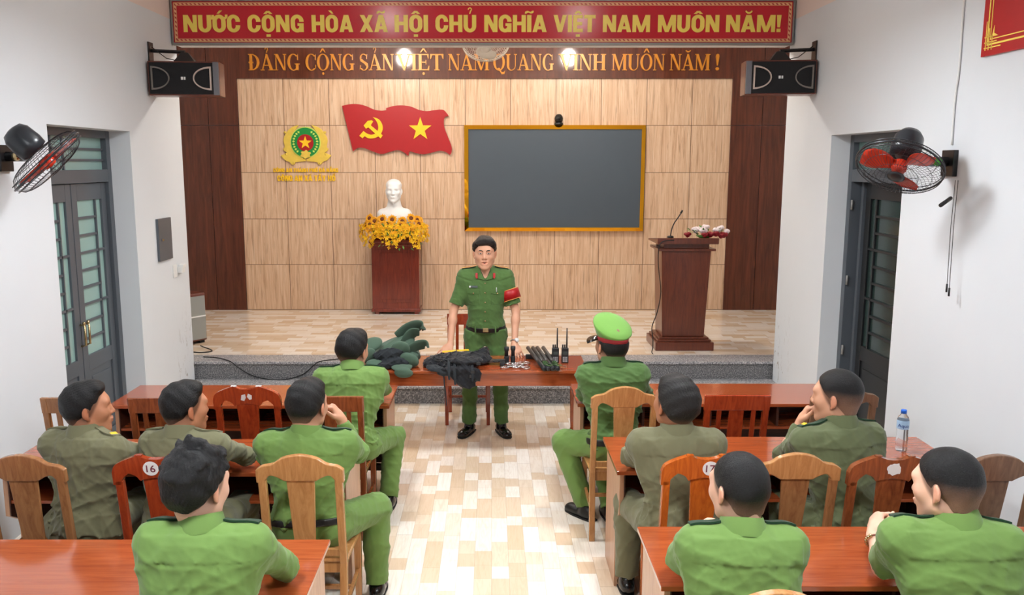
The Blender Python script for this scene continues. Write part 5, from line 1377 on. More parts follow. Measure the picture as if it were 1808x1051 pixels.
def person(label, S, cat='person', group=None):
    """S: dict of joints in metres; side 'a' is -x, side 'b' is +x in the room"""
    g = S.get('girth', 1.0); hs = S.get('hs', 1.0)
    S = dict(S)
    for ks, dv in S.get('mv', []):
        for k in ks.split():
            S[k] = tuple(a_+b_ for a_, b_ in zip(S[k], dv))
    base = S['base']; og = tuple(base)
    t = thing('person', label, cat, og, 0, group)
    hip, neck, head = (np.array(S[k], float) for k in ('hip', 'neck', 'head'))
    Rh = frame_from(*S['look']); long = S.get('sleeve', 'long') == 'long'
    J = {k: np.array(S[k], float) for k in ('sha', 'shb', 'ela', 'elb', 'wra', 'wrb', 'hja', 'hjb', 'kna', 'knb', 'ana', 'anb')}
    allp = np.stack([hip, neck, head]+list(J.values()))
    # ---- body, one surface
    h = S.get('h', .0052)
    F = Field(allp.min(0)-.22, allp.max(0)+.22, h)
    up = norm(neck-hip); rt = norm((J['shb']-J['sha'])-up*np.dot(J['shb']-J['sha'], up)); fw = np.cross(up, rt)
    RT = np.stack([rt, fw, up]); Lt = np.linalg.norm(neck-hip)
    fdir = S.get('face', 1)      # +1: front towards fw, -1: person faces the camera
    def T(x, y, z): return hip+rt*x+fw*y*fdir+up*z*Lt
    def torso(F, i, low=True):
        if low: F.ell(T(0, -.01, .0), (.165*g, .120*g, .13), RT, k=.06, infl=i)
        F.ell(T(0, .012, .28), (.150*g, .112*g, .17), RT, k=.06, infl=i)
        F.ell(T(0, .005, .60), (.166*g, .110*g, .19), RT, k=.06, infl=i)
        F.ell(T(0, -.012, .82), (.155*g, .092*g, .12), RT, k=.06, infl=i)
        nk = neck-up*.045
        for sd, q in (('a', -1), ('b', 1)):
            F.cone(nk+rt*q*.03, J['sh'+sd], .052, .056*g, k=.05, infl=i)
            F.cone(J['sh'+sd]-up*.0, T(q*.11*g, 0, .62), .058*g, .085*g, k=.05, infl=i)
        F.cone(neck-up*.02, neck-up*.08, .046, .060, k=.025, infl=i*.5)
    torso(F, -.012)
    for sd in 'ab':
        F.cone(J['sh'+sd], J['el'+sd], .044*g, .037*g, k=.02); F.cone(J['el'+sd], J['wr'+sd], .038*g, .0245, k=.015)
        F.ell(J['el'+sd]*.72+J['wr'+sd]*.28, (.036*g, .036*g, .036*g), k=.03)
        F.cone(J['hj'+sd], J['kn'+sd], .075*g, .052, k=.03); F.cone(J['kn'+sd], J['an'+sd], .050, .034, k=.02)
        if S.get('hand'+sd):
            H = S['hand'+sd]; hand(F, J['wr'+sd], H[0], H[1], H[2], *H[3:])
    Lh = head_sdf(F, head, Rh, hs, neck, S.get('face_style', 'plain'))
    st = S.get('hair', 'short')
    def tone(W):
        q = (W-head) @ Rh.T/hs; c = np.ones((len(W), 3))
        near = np.linalg.norm(q, axis=1) < .16
        lp = near*np.exp(-(q[:, 0]/.019)**4)*np.exp(-((q[:, 2]+.0635)/.0125)**4)*np.clip((q[:, 1]-.078)/.008, 0, 1)
        c = c*(1-lp[:, None])+np.array([.84, .60, .58])*lp[:, None]
        ear = near & (np.abs(q[:, 0]) > .080) & (q[:, 1] < .03); c[ear] = (1.0, .84, .80)
        if st != 'none' and S.get('face_style') != 'talk':
            top = .020+.9*np.clip(-q[:, 1]-.02, -.05, .1)*0
            line = (q[:, 1] < .030+.55*(q[:, 2]-.0)) & (q[:, 2] > -.075) & (np.abs(q[:, 0]) < .083)
            f = np.clip((q[:, 2]+.085)/.07, 0, 1)*np.clip((.030+.55*q[:, 2]-q[:, 1])/.012, 0, 1)*.72*(near & line)
            c = c*(1-f[:, None])+np.array([.10, .10, .11])*f[:, None]
        return c
    body = fobj('body', F, S.get('skin', M['skin']), t, og, 1, tone)
    # ---- hair
    if st != 'none':
        hair_obj(head, Rh, hs, st, S.get('hairmat', M['hair']), t, og, S.get('seed', 1), fz=S.get('fz', .05))
    # ---- shirt
    sm = S['shirt']; seed = S.get('seed', 1)
    lo = np.stack([hip, neck, J['sha'], J['shb'], J['ela'], J['elb']]+([J['wra'], J['wrb']] if long else [])).min(0)-.26
    hi = np.stack([hip, neck, J['sha'], J['shb'], J['ela'], J['elb']]+([J['wra'], J['wrb']] if long else [])).max(0)+.26
    F = Field(lo, hi, S.get('hshirt', .0065))
    torso(F, .012)
    if S.get('untucked', False): F.ell(T(0, -.005, .0), (.195*g, .150*g, .15), RT, k=.05)
    for sd in 'ab':
        sh, el, wr = J['sh'+sd], J['el'+sd], J['wr'+sd]
        if long:
            F.cone(sh, el, .066*g, .055*g, k=.045); F.cone(el, el+(wr-el)*.93, .056*g, .040, k=.02, cut=True)
        else:
            e = sh+(el-sh)*.80; F.cone(sh, e, .066*g, .070*g, k=.045, cut=True)
    F.plane(T(0, 0, -.10 if S.get('untucked') else -.02), -up, k=.01)
    # collar
    cd = norm(head-neck)*.5+up*.5; cd = norm(cd)
    c0 = neck-up*.05; ct_ = neck+cd*(.058 if fdir > 0 else .020)-fw*fdir*.006
    F.cone(c0, ct_, .070, .0675, k=.006, cut=True)
    if fdir > 0:
        e_ = neck-up*.004; F.cone(ct_, e_, .0705, .083, k=.002); F.plane(ct_, cd, lo=ct_-.13, hi=ct_+.10)
    if fdir < 0: F.cone(neck+V3(0, -.050, .045), neck+V3(0, -.085, -.070), .050, .014, k=.004, mode='sub')
    yz = .80
    wn = wr_noise(seed, 25, S.get('fold', .0150), (1.0, 1.0, 1.6)); wn2 = wr_noise(seed+9, 62, .0020)
    def fold(P):
        q = P-hip; z = q @ up/Lt; y = q @ fw*fdir; x = q @ rt
        back = y < .02
        wt = np.clip(1.35-z*.9, .42, 1.2)
        da = np.minimum(np.linalg.norm(P-J['ela'], axis=1), np.linalg.norm(P-J['elb'], axis=1)); wt = np.maximum(wt, np.clip(1.5-da*7, 0, 1.2))
        r = wn(P)*wt+wn2(P)
        # yoke seam across the back, shoulder seams
        r = r-np.where(back & (z > yz) & (z < .99) & (np.abs(x) < .19*g), .0048, 0)
        pl = np.abs(x)-(.085*g) ; r = r+np.where(back & (z < yz) & (z > yz-.22), .0035*np.exp(-(pl/.006)**2)*np.clip((z-yz+.22)/.22, 0, 1), 0)
        for sd in 'ab':
            ax = norm(J['el'+sd]-J['sh'+sd]); u = (P-J['sh'+sd]) @ ax; rr = np.linalg.norm((P-J['sh'+sd])-u[:, None]*ax, axis=1)
            r = r+np.where(rr < .11, .0040*np.exp(-((u-.012)/.007)**2), 0)
        if S.get('untucked') is None or not S.get('untucked'):
            r = r-.010*np.exp(-((z-.10)/.09)**2)
        return r
    F.displace(fold, .03)
    shirt = fobj('shirt', F, sm, t, og, 1)
    if fdir > 0:
        q_ = Vector(cd).to_track_quat('Z', 'Y').to_matrix().to_4x4(); mt_ = Matrix.Translation(Vector(neck-fw*.004)) @ q_
        cm2 = MB(); nn_ = 36; vs_ = []
        for i in range(nn_):
            a_ = 2*PI*i/nn_; ca, sa = math.cos(a_), math.sin(a_)
            for r_, z_ in ((.0700, .058), (.0735, .060), (.0765, .052), (.0900, .004), (.0905, -.004), (.070, -.004)): vs_.append((r_*ca, r_*sa*1.02, z_+.0035*math.sin(2*a_+seed)))
        fs_ = [(6*i+j, 6*((i+1) % nn_)+j, 6*((i+1) % nn_)+(j+1) % 6, 6*i+(j+1) % 6) for i in range(nn_) for j in range(6)]
        cm2.add(vs_, fs_, 0, mt_); obj('collar', cm2, sm, t, 'auto', origin=og)
    # ---- trousers
    F = Field(np.stack([hip, J['hja'], J['hjb'], J['kna'], J['knb'], J['ana'], J['anb']]).min(0)-.22, np.stack([hip, J['hja'], J['hjb'], J['kna'], J['knb'], J['ana'], J['anb']]).max(0)+.22, .0075)
    F.ell(T(0, -.01, .0), (.170*g, .128*g, .13), RT, k=.05)
    for sd in 'ab':
        F.ell(J['hj'+sd], (.105*g, .108*g, .105), k=.04)
        F.cone(J['hj'+sd], J['kn'+sd], (.102 if fdir > 0 else .092)*g, (.080 if fdir > 0 else .074)*g, k=.04); F.cone(J['kn'+sd], J['an'+sd], (.080 if fdir > 0 else .074)*g, .064, k=.02, cut=True)
    F.plane(T(0, 0, .04 if fdir < 0 else .20), up, k=.008)
    if not S.get('untucked'): pass
    F.displace(wr_noise(seed+3, 30, .0075), .03)
    tr = fobj('trousers', F, S['trousers'], t, og, 1)
    # ---- belt
    if S.get('belt'):
        F = Field(hip-.30, hip+.30, .005)
        torso(F, .020)
        F.plane(T(0, 0, .085), up); F.plane(T(0, 0, .005), -up)
        bl_ = fobj('belt', F, M['belt'], t, og, 1)
    # ---- shoes
    for sd, q in (('a', -1), ('b', 1)):
        an = J['an'+sd]; fd = norm(S.get('foot'+sd, S.get('foot', (0, 1, 0))))
        F = Field(an-.30, an+.30, .005)
        gz = an[2]-.055 if S.get('lift') else S.get('ground', 0)
        a0 = np.array([an[0], an[1], gz])
        sd_ = np.cross(fd, (0, 0, 1))
        Rf = np.stack([sd_, fd, V3(0, 0, 1)])
        F.ell(a0-fd*.03+V3(0, 0, .045), (.040, .055, .046), Rf, k=.03); F.ell(a0+fd*.075+V3(0, 0, .030), (.046, .085, .036), Rf, k=.04); F.ell(a0+fd*.14+V3(0, 0, .024), (.040, .045, .028), Rf, k=.03)
        F.cone(a0+V3(0, 0, .05), a0+V3(0, 0, .095), .042, .044, k=.02, cut=True)
        F.plane(a0+V3(0, 0, .004), (0, 0, -1))
        sh_ = fobj('shoe', F, S.get('shoemat', M['shoe']), t, og, 1)
        so = MB(); pts = [(a0+fd*u+sd_*w) for u, w in ((-.085, -.028), (-.085, .028), (-.02, .040), (.08, .048), (.155, .040), (.185, .018), (.185, -.018), (.155, -.040), (.08, -.048), (-.02, -.040))]
        so.prism([(p[0], p[1]) for p in pts], gz+.0005, gz+.012, 'z'); obj('sole', so, M['rubber'], sh_, origin=og)
    # ---- epaulettes
    if S.get('boards'):
        for sd, q in (('a', -1), ('b', 1)):
            a = neck+rt*q*.080; b = J['sh'+sd]+rt*q*.030; ax = norm(b-a); w = norm(np.cross(up, ax)); n = up
            mb = MB(); nn = 6; vs = []; GRID = []
            for i in range(nn+1):
                p0 = a+(b-a)*i/nn
                row = []
                for ww in (-.024, -.008, .008, .024):
                    o_ = p0+w*ww*(1.0-.12*(1-i/nn))+up*.22; ok, loc, nr_, fi = shirt.ray_cast(Vector(o_-np.array(og)), Vector(-up))
                    row.append(np.array(loc)+np.array(og) if ok else p0+w*ww+up*.06)
                m_ = sum(row)/4
                GRID.append([.5*r_+.5*(m_+w*ww) for r_, ww in zip(row, (-.024, -.008, .008, .024))])
            G0 = [[sum(GRID[max(0, min(nn, i+d))][j] for d in (-1, 0, 1))/3 if 0 < i < nn else GRID[i][j] for j in range(4)] for i in range(nn+1)]
            for i in range(nn+1):
                A_, B_ = G0[i][0], G0[i][3]
                vs += [A_+n*.002, A_+n*.009, B_+n*.009, B_+n*.002]
            fs = [(0, 1, 2, 3), (4*nn+3, 4*nn+2, 4*nn+1, 4*nn)]
            for i in range(nn):
                for j in range(4): fs.append((4*i+j, 4*i+4+j, 4*i+4+(j+1) % 4, 4*i+(j+1) % 4))
            mb.add(vs, fs); eo = obj('epaulette', mb, S.get('boardmat', M['board']), t, origin=og)
            if S['boards'] == 'major':
                for ww, mt in ((.019, 'flag_red'), (0, 'banner_letter'), (-.019, 'flag_red')):
                    s2 = MB(); vs = []
                    hw = .005 if mt == 'flag_red' else .008
                    for i in range(nn+1):
                        p = (G0[i][0]+G0[i][3])/2+n*.0105
                        vs += [p+w*(ww-hw), p+w*(ww+hw)]
                    s2.add(vs, [(2*i, 2*i+1, 2*i+3, 2*i+2) for i in range(nn)]); obj('epaulette_stripe', s2, M[mt], eo, origin=og)
            if S['boards'] == 'yellowtip' and q == S.get('tipside', q):
                s2 = MB(); p = (G0[nn-1][0]+G0[nn-1][3])/2+n*.0105; s2.add([p-w*.018-ax*.012, p+w*.018-ax*.012, p+w*.018+ax*.012, p-w*.018+ax*.012], [(0, 1, 2, 3)])
                obj('epaulette_tip', s2, M['yellow_letter'], eo, origin=og)
    return t, T, (rt, fw, up, Lt), head, Rh, hs, og
def seated(x, y, lean=.10, seat=.45, **k):
    """default seated pose facing the stage, seat centre at x, y"""
    w = k.pop('w', .175); sx = k.pop('shift', 0)
    S = dict(base=(x, y, 0), hip=(x, y-.02, seat+.105), neck=(x+sx, y+lean, seat+.61), head=(x+sx*1.2, y+lean+.055, seat+.755),
             sha=(x+sx-w, y+lean-.005, seat+.545), shb=(x+sx+w, y+lean-.005, seat+.545), look=(0, 0, 0),
             ela=(x-w-.08, y+lean+.12, seat+.34), elb=(x+w+.08, y+lean+.12, seat+.34), wra=(x-.10, y+lean+.30, seat+.33), wrb=(x+.10, y+lean+.30, seat+.33),
             hja=(x-.09, y+.02, seat+.085), hjb=(x+.09, y+.02, seat+.085), kna=(x-.13, y+.40, seat+.05), knb=(x+.13, y+.40, seat+.05),
             ana=(x-.13, y+.40, .09), anb=(x+.13, y+.40, .09), foot=(0, 1, 0))
    S.update(k); return S
# ------------------------------------------------------------------ people
G, GD, OL, OG = M['green'], M['green_deep'], M['olive'], M['olive_green']
HS = 1.12
# A: front row, left of the aisle
person('person in bright green shirt at the left front desk, seen from behind, leaning forward', seated(-.905, 5.22, .14, shirt=G, trousers=M['green'], hs=HS, seed=11, mv=[('head', (-.02, 0, -.02)), ('neck sha shb', (-.015, 0, 0))],
    hip=(-.90, 5.22, .555), neck=(-.885, 5.34, .995), head=(-.885, 5.41, 1.135), look=(-.38, -.12, .06), sha=(-1.065, 5.33, .945), shb=(-.72, 5.34, .945),
    ela=(-1.15, 5.52, .80), elb=(-.735, 5.60, .80), wra=(-.98, 5.74, .775), wrb=(-.93, 5.76, .775), hair='short', boards=True, girth=.98,
    handa=((.8, .6, 0), (0, 0, -1), (.6, -.8, 0), .3), handb=((-.9, .4, 0), (0, 0, -1), (-.4, -.9, 0), .3),
    kna=(-.99, 5.62, .50), knb=(-.66, 5.55, .50), ana=(-1.0, 5.60, .09), anb=(-.70, 5.50, .09)))
# two olive men, middle row left
person('person in olive uniform at the far left, head in profile to the right', seated(-2.03, 4.0, .1, shirt=OL, trousers=OL, hs=1.10, seed=21, mv=[('head', (-.055, 0, -.035)), ('neck sha shb', (-.03, 0, -.035))], skin=M['skin_dark'],
    hip=(-2.00, 3.99, .555), neck=(-1.985, 4.06, 1.02), head=(-1.955, 4.09, 1.150), look=(-1.12, .02, 0), sha=(-2.155, 4.09, .965), shb=(-1.82, 3.98, .965),
    ela=(-2.20, 4.30, .80), elb=(-1.735, 4.22, .80), wra=(-2.02, 4.50, .775), wrb=(-1.83, 4.52, .775), hair='mid', boards='yellowtip', tipside=1, boardmat=OL, girth=1.0, untucked=True,
    handa=((.9, .3, 0), (0, 0, -1), (.3, -.9, 0), .3), handb=((-.5, .86, 0), (0, 0, -1), (-.8, -.5, 0), .3)))
person('person in olive uniform beside chair 16, short hair, facing right of the stage', seated(-1.47, 4.0, .1, shirt=OL, trousers=OL, hs=1.10, seed=22, mv=[('head neck', (-.085, 0, -.035)), ('sha shb ela elb wra wrb hip', (-.06, 0, -.0)), ('sha shb', (0, 0, -.03))], skin=M['skin_dark'],
    hip=(-1.49, 3.99, .555), neck=(-1.47, 4.08, 1.005), head=(-1.455, 4.13, 1.140), look=(-.80, -.02, 0), sha=(-1.635, 4.10, .955), shb=(-1.315, 4.06, .955),
    ela=(-1.585, 4.31, .80), elb=(-1.235, 4.29, .80), wra=(-1.42, 4.36, .83), wrb=(-1.46, 4.44, .785), hair='mid', boards=True, boardmat=OL, girth=.94, untucked=True,
    handa=((.75, -.3, .25), (0, -.5, -.8), (0, -.8, .5), .5), handb=((-.9, .3, 0), (0, 0, -1), (-.3, -.9, 0), .3)))
# B: middle row by the aisle, chin on hand
person('person in bright green shirt in the middle row left of the aisle, chin on hand', seated(-.885, 4.0, .1, shirt=G, trousers=G, hs=HS, seed=31, mv=[('head neck', (-.04, 0, -.035)), ('sha shb', (-.035, 0, -.035)), ('ela elb wra wrb hip', (-.03, 0, 0)), ('knb', (-.04, 0, 0))],
    hip=(-.885, 4.0, .555), neck=(-.885, 4.09, 1.005), head=(-.885, 4.13, 1.150), look=(-.30, -.06, 0), sha=(-1.07, 4.09, .955), shb=(-.695, 4.09, .955), belt=True,
    ela=(-1.155, 4.30, .80), elb=(-.685, 4.34, .80), wra=(-.97, 4.46, .78), wrb=(-.765, 4.33, .985), hair='mid', boards=True, girth=1.04,
    handa=((.9, .4, 0), (0, 0, -1), (.4, -.9, 0), .3), handb=((-.50, -.05, .85), (-.8, 0, -.5), (0, -1, 0), 1.1),
    kna=(-1.00, 4.40, .50), knb=(-.58, 4.32, .50), ana=(-1.0, 4.42, .09), anb=(-.62, 4.30, .09)))
# C: nearest, left
person('person in bright green shirt nearest on the left, tousled black hair', seated(-.985, 2.74, .1, shirt=G, trousers=G, hs=1.14, seed=41, fold=.0095, mv=[('head', (-.10, 0, -.035)), ('neck', (-.085, 0, -.03)), ('sha', (-.06, 0, -.02)), ('shb', (-.095, 0, -.02)), ('hip hja hjb base kna knb ana anb', (-.06, 0, 0)), ('ela', (.0, 0, 0)), ('elb', (-.13, -.0, 0)), ('wra wrb', (-.08, 0, 0))], skin=M['skin_fair'],
    hip=(-.975, 2.74, .555), neck=(-.95, 2.87, 1.055), head=(-.955, 2.91, 1.205), look=(-.42, -.12, 0), sha=(-1.135, 2.86, 1.000), shb=(-.765, 2.86, .990),
    ela=(-1.215, 3.04, .80), elb=(-.66, 3.04, .80), wra=(-1.05, 3.24, .775), wrb=(-.84, 3.26, .775), hair='messy', boards=True, girth=1.04, sleeve='long',
    handa=((.9, .4, 0), (0, 0, -1), (.4, -.9, 0), .3), handb=((-.9, .3, 0), (0, 0, -1), (-.3, -.9, 0), .3)))
# D: peaked cap, front row right
D = seated(.78, 5.22, .1, shirt=GD, trousers=G, hs=1.10, seed=51, mv=[('head', (0, 0, -.0))],
    hip=(.785, 5.22, .555), neck=(.775, 5.28, 1.045), head=(.765, 5.32, 1.165), look=(.42, .06, 0), sha=(.615, 5.27, .985), shb=(.935, 5.29, .985), belt=True,
    ela=(.615, 5.52, .80), elb=(1.02, 5.50, .80), wra=(.74, 5.70, .775), wrb=(.86, 5.72, .775), hair='undercap', boards=True, girth=1.0,
    handa=((.7, .7, 0), (0, 0, -1), (.7, -.7, 0), .3), handb=((-.9, .3, 0), (0, 0, -1), (-.3, -.9, 0), .3),
    hja=(.71, 5.24, .535), kna=(.475, 5.40, .50), ana=(.62, 5.33, .09), foota=(-.6, .8, 0), knb=(.74, 5.60, .50), anb=(.78, 5.30, .09), footb=(-.1, 1, 0), shoemat=M['belt'])
pD = person('person in green uniform and peaked cap at the right front desk', D)
# cap, worn by D
hd = Vector(D['head']); RD = frame_from(*D['look']); og = tuple(pD[-1])
def headmat(R, c): 
    m = Matrix(((R[0][0], R[1][0], R[2][0], c[0]), (R[0][1], R[1][1], R[2][1], c[1]), (R[0][2], R[1][2], R[2][2], c[2]), (0, 0, 0, 1))); return m
HM = headmat(RD, hd) @ Matrix.Scale(1.08, 4)
cap = thing('peaked_cap', 'bright green peaked cap with red band on the front row officer', 'cap', tuple(hd))
og2 = tuple(hd)
lean = Matrix.Rotation(.20, 4, 'X')
def ov(prof, n=40, sx=1.0, sy=1.0, T0=None):
    m = MB(); m.lathe(prof, n); m.v = [(p[0]*sx, p[1]*sy, p[2]) for p in m.v]; m.v = [tuple(HM @ (T0 @ Vector(p))) for p in m.v]; return m
T0 = Matrix.Translation((0, -.012, .035)) @ Matrix.Rotation(.12, 4, 'X')
obj('cap_band', ov([(.086, 0), (.089, .004), (.091, .040), (.088, .042)], sx=.96, sy=1.15, T0=T0), plain('red_cap_band', srgb(150, 30, 34), .7), cap, True, origin=og2)
T1 = Matrix.Translation((0, .006, .102)) @ Matrix.Rotation(.46, 4, 'X')
obj('crown', ov([(.084, -.040), (.100, -.010), (.112, .012), (.116, .022), (.110, .030), (.08, .038), (.04, .041), (.0001, .042)], sx=1.0, sy=1.12, T0=T1), cloth('lime_green_cap_cloth', srgb(112, 158, 74)), cap, True, origin=og2)
vz = MB(); vs = []
for i in range(13):
    a = math.radians(20+140*i/12)
    for r, z in ((.088, .0), (.150, -.030)): vs.append(HM @ (T0 @ Vector((r*math.cos(a)*.96, (r*1.0+.0)*math.sin(a)*1.15, z+.004))))
vz.add(vs, [(2*i, 2*i+1, 2*i+3, 2*i+2) for i in range(12)]); vo = obj('visor', vz, M['shoe'], cap, True, origin=og2); sd = vo.modifiers.new('solid', 'SOLIDIFY'); sd.thickness = .003
# olive man with chair 17
person('person in olive shirt at chair 17, full dark hair, head tipped back left', seated(.925, 4.0, .1, shirt=OL, trousers=OL, hs=1.12, seed=61, mv=[('head neck sha shb', (0, 0, -.03))], skin=M['skin_dark'],
    hip=(.935, 3.99, .555), neck=(.915, 4.04, 1.035), head=(.905, 4.05, 1.175), look=(.42, .16, .0), sha=(.745, 4.04, .975), shb=(1.085, 4.03, .975),
    ela=(.735, 4.27, .80), elb=(1.16, 4.25, .80), wra=(.86, 4.47, .775), wrb=(1.0, 4.47, .775), hair='full', hairmat=M['hair_grey'], boards=False, girth=1.0, untucked=True,
    handa=((.8, .5, 0), (0, 0, -1), (.5, -.8, 0), .3), handb=((-.9, .3, 0), (0, 0, -1), (-.3, -.9, 0), .3), kna=(.74, 4.38, .50), ana=(.74, 4.36, .09)))
# olive man, shaved sides, hand at chin
person('person in olive uniform with shaved sides, hand at the mouth, beside the bottle', seated(1.73, 4.02, .1, shirt=OG, trousers=OG, hs=1.14, seed=71, fz=.045, mv=[('head', (.02, 0, -.03)), ('neck sha shb', (.015, 0, -.03)), ('ela', (.09, 0, 0)), ('wra', (.11, 0, 0))], skin=M['skin'],
    hip=(1.77, 4.0, .555), neck=(1.725, 4.09, 1.055), head=(1.705, 4.12, 1.195), look=(.92, -.04, 0), sha=(1.545, 4.05, .985), shb=(1.885, 4.12, .985),
    ela=(1.46, 4.30, .80), elb=(1.93, 4.32, .80), wra=(1.525, 4.33, .968), wrb=(1.75, 4.47, .775), hair='buzz', fade=True, boards='yellowtip', tipside=-1, boardmat=M['board'], girth=1.04, untucked=True,
    handa=((.35, .0, .93), (.85, -.3, -.2), (-.2, -1, 0), 1.2), handb=((-.9, .3, 0), (0, 0, -1), (-.3, -.9, 0), .3)))
# E: nearest, middle right
person('person in bright green shirt nearest the aisle on the right, hands clasped', seated(.86, 2.76, .1, shirt=G, trousers=G, hs=1.10, seed=81, fold=.0095, fz=.002, mv=[('head neck hip', (.03, 0, 0)), ('sha', (.035, 0, 0)), ('shb', (.015, 0, 0)), ('ela', (.07, 0, 0)), ('elb', (-.03, 0, 0)), ('wra wrb', (.02, 0, 0))], sleeve='short', skin=M['skin_fair'],
    hip=(.85, 2.75, .555), neck=(.865, 2.87, 1.015), head=(.860, 2.92, 1.160), look=(.46, -.06, 0), sha=(.70, 2.86, .965), shb=(1.035, 2.86, .965),
    ela=(.655, 3.09, .80), elb=(1.11, 3.09, .80), wra=(.82, 3.24, .845), wrb=(.98, 3.24, .84), hair='buzz', fade=True, boards=True, girth=1.02,
    handa=((.75, .45, .35), (.2, .2, -.9), (.3, -.6, .6), 1.1), handb=((-.75, .45, .3), (-.2, .2, -.9), (-.3, -.6, .6), 1.1)))
# F: nearest, right
pF = person('person in bright green shirt nearest on the right, shaved sides, clenched hands and bracelet', seated(1.66, 2.74, .1, shirt=G, trousers=G, hs=1.14, seed=91, fold=.0095, fz=.035, mv=[('head', (.04, 0, -.02)), ('neck', (.03, 0, -.01)), ('ela', (.105, 0, 0)), ('wra', (.09, 0, .0)), ('sha', (.02, 0, 0))], sleeve='short', skin=M['skin_fair'],
    hip=(1.68, 2.74, .555), neck=(1.635, 2.88, 1.045), head=(1.600, 2.92, 1.190), look=(.62, -.12, 0), sha=(1.455, 2.88, .985), shb=(1.815, 2.84, .975),
    ela=(1.40, 3.06, .785), elb=(1.90, 3.08, .80), wra=(1.445, 3.22, .845), wrb=(1.64, 3.28, .83), hair='buzz', fade=True, boards=True, girth=1.06,
    handa=((.35, .60, .65), (.9, .1, -.3), (.3, -.7, .6), 1.4, 1.05), handb=((-.75, .1, .5), (0, -.3, -.9), (0, -.9, .3), 1.3)))
wr = Vector((1.527, 3.19, .834)); ax = Vector((.03, .16, .06)).normalized(); u = ax.orthogonal().normalized(); w_ = ax.cross(u)
br = thing('bracelet', 'gold beaded bracelet with brown cord on the wrist at the lower right', 'bracelet', tuple(wr))
c = MB()
for k in range(10):
    a = 2*PI*k/20+2.0; c.ball(tuple(u*.034*math.cos(a)+w_*.034*math.sin(a)), .0075, 8, 6)
obj('bead', c, M['brass'], br, True)['kind'] = 'stuff'
obj('cord', MB().tube([(u*.033*math.cos(2*PI*k/24)+w_*.033*math.sin(2*PI*k/24)) for k in range(24)], .0035, 6, closed=True), plain('brown_cord', srgb(110, 50, 30), .6), br, True)

# ------------------------------------------------------------------ standing officer
SP = dict(base=(-.05, 7.12, 0), face=-1, face_style='talk', h=.0042, hshirt=.0048, fold=.0045, hip=(-.05, 7.14, .915), neck=(-.053, 7.09, 1.440), head=(-.058, 7.055, 1.578), look=(PI, .0, 0), hs=1.10,
    sha=(-.218, 7.10, 1.370), shb=(.112, 7.10, 1.370), ela=(-.322, 7.08, 1.085), elb=(.205, 7.08, 1.085), wra=(-.345, 6.93, .825), wrb=(.190, 6.93, .830), sleeve='short', long=False,
    hja=(-.14, 7.14, .88), hjb=(.04, 7.14, .88), kna=(-.185, 7.10, .48), knb=(.075, 7.10, .48), ana=(-.195, 7.13, .095), anb=(.085, 7.13, .095), foota=(-.40, -.92, 0), footb=(.34, -.94, 0),
    handa=((-.55, -.62, -.42), (0, .6, -.8), (.6, -.62, -.2), .25, 1.0, .16), handb=((.30, -.55, -.55), (0, .6, -.8), (-.7, -.5, -.2), .35, 1.0, .16),
    shirt=GD, trousers=GD, belt=True, hair='side', hairmat=M['hair_brown'], boards='major', girth=.93, skin=M['skin'], seed=5)
tS, T, ax4, hc, Rh, hs, og = person('standing officer in green short sleeved uniform with red armband, both hands on the table', SP)
rt, fw, up, Lt = ax4
def HL(x, y, z): return tuple(np.array(hc)+(Rh[0]*x+Rh[1]*y+Rh[2]*z)*hs)
for q in (-1, 1):
    e = MB().ball(HL(q*.0300, .0800, .008), .0118*hs, 16, 10); eo = obj('eye', e, M['eye'], tS, True, origin=og)
    ir = MB().ball(HL(q*.0300, .0895, .0075), .0052*hs, 12, 8); obj('iris', ir, M['iris'], eo, True, origin=og)
    for z, rr, yy in ((.0148, .0050, .0890), (.0005, .0036, .0880)):
        ld = MB().tube([HL(q*(.0305+d), yy-8*d*d+(0), z-14*d*d*(1 if z > .01 else -1)) for d in (-.017, -.010, 0, .010, .017)], [rr*.6, rr, rr*1.1, rr, rr*.6], 7); obj('eyelid', ld, M['skin_plain'], tS, True, origin=og)
    eb_ = MB().tube([HL(q*.013, .0965, .026), HL(q*.024, .0965, .031), HL(q*.038, .0905, .031), HL(q*.050, .080, .026)], [.0026, .0034, .0030, .0012], 7); obj('eyebrow', eb_, M['hair_brown'], tS, True, origin=og)
obj('mouth_opening', MB().ball(HL(0, .0845, -.0640), (.0165, .007, .0075), 14, 8), M['mouth'], tS, True, origin=og)
obj('teeth', MB().ball(HL(0, .0865, -.0610), (.012, .005, .0024), 12, 6), M['eye'], tS, True, origin=og)
# shirt fittings: placed on the chest surface found by casting onto the shirt
def ray_on(names, o, d):
    best = None
    for ch in tS.children:
        if ch.name.split('.')[0] not in names: continue
        ok, loc, n, i = ch.ray_cast(Vector(o)-Vector(og), Vector(d))
        if ok:
            p = loc+Vector(og)
            if best is None or (p-Vector(o)).length < (best[0]-Vector(o)).length: best = (p, n)
    return best
def chest(x, z, off=.003):
    r = ray_on(('shirt',), (x, 6.5, z), (0, 1, 0)); return (r[0]+r[1]*off, r[1]) if r else (Vector((x, 6.98, z)), Vector((0, -1, 0)))
def patch(name, pts, mat, th=.003, off=.002, parent=None):
    m = MB(); vs = [chest(x, z, off)[0] for x, z in pts]; n = len(vs); bk = [v+Vector((0, th+off+.004, 0)) for v in vs]
    m.add(vs+bk, [tuple(range(n)), tuple(range(2*n-1, n-1, -1))]+[(i, n+i, n+(i+1) % n, (i+1) % n) for i in range(n)]); return obj(name, m, mat, parent or tS, origin=og)
cx = -.052
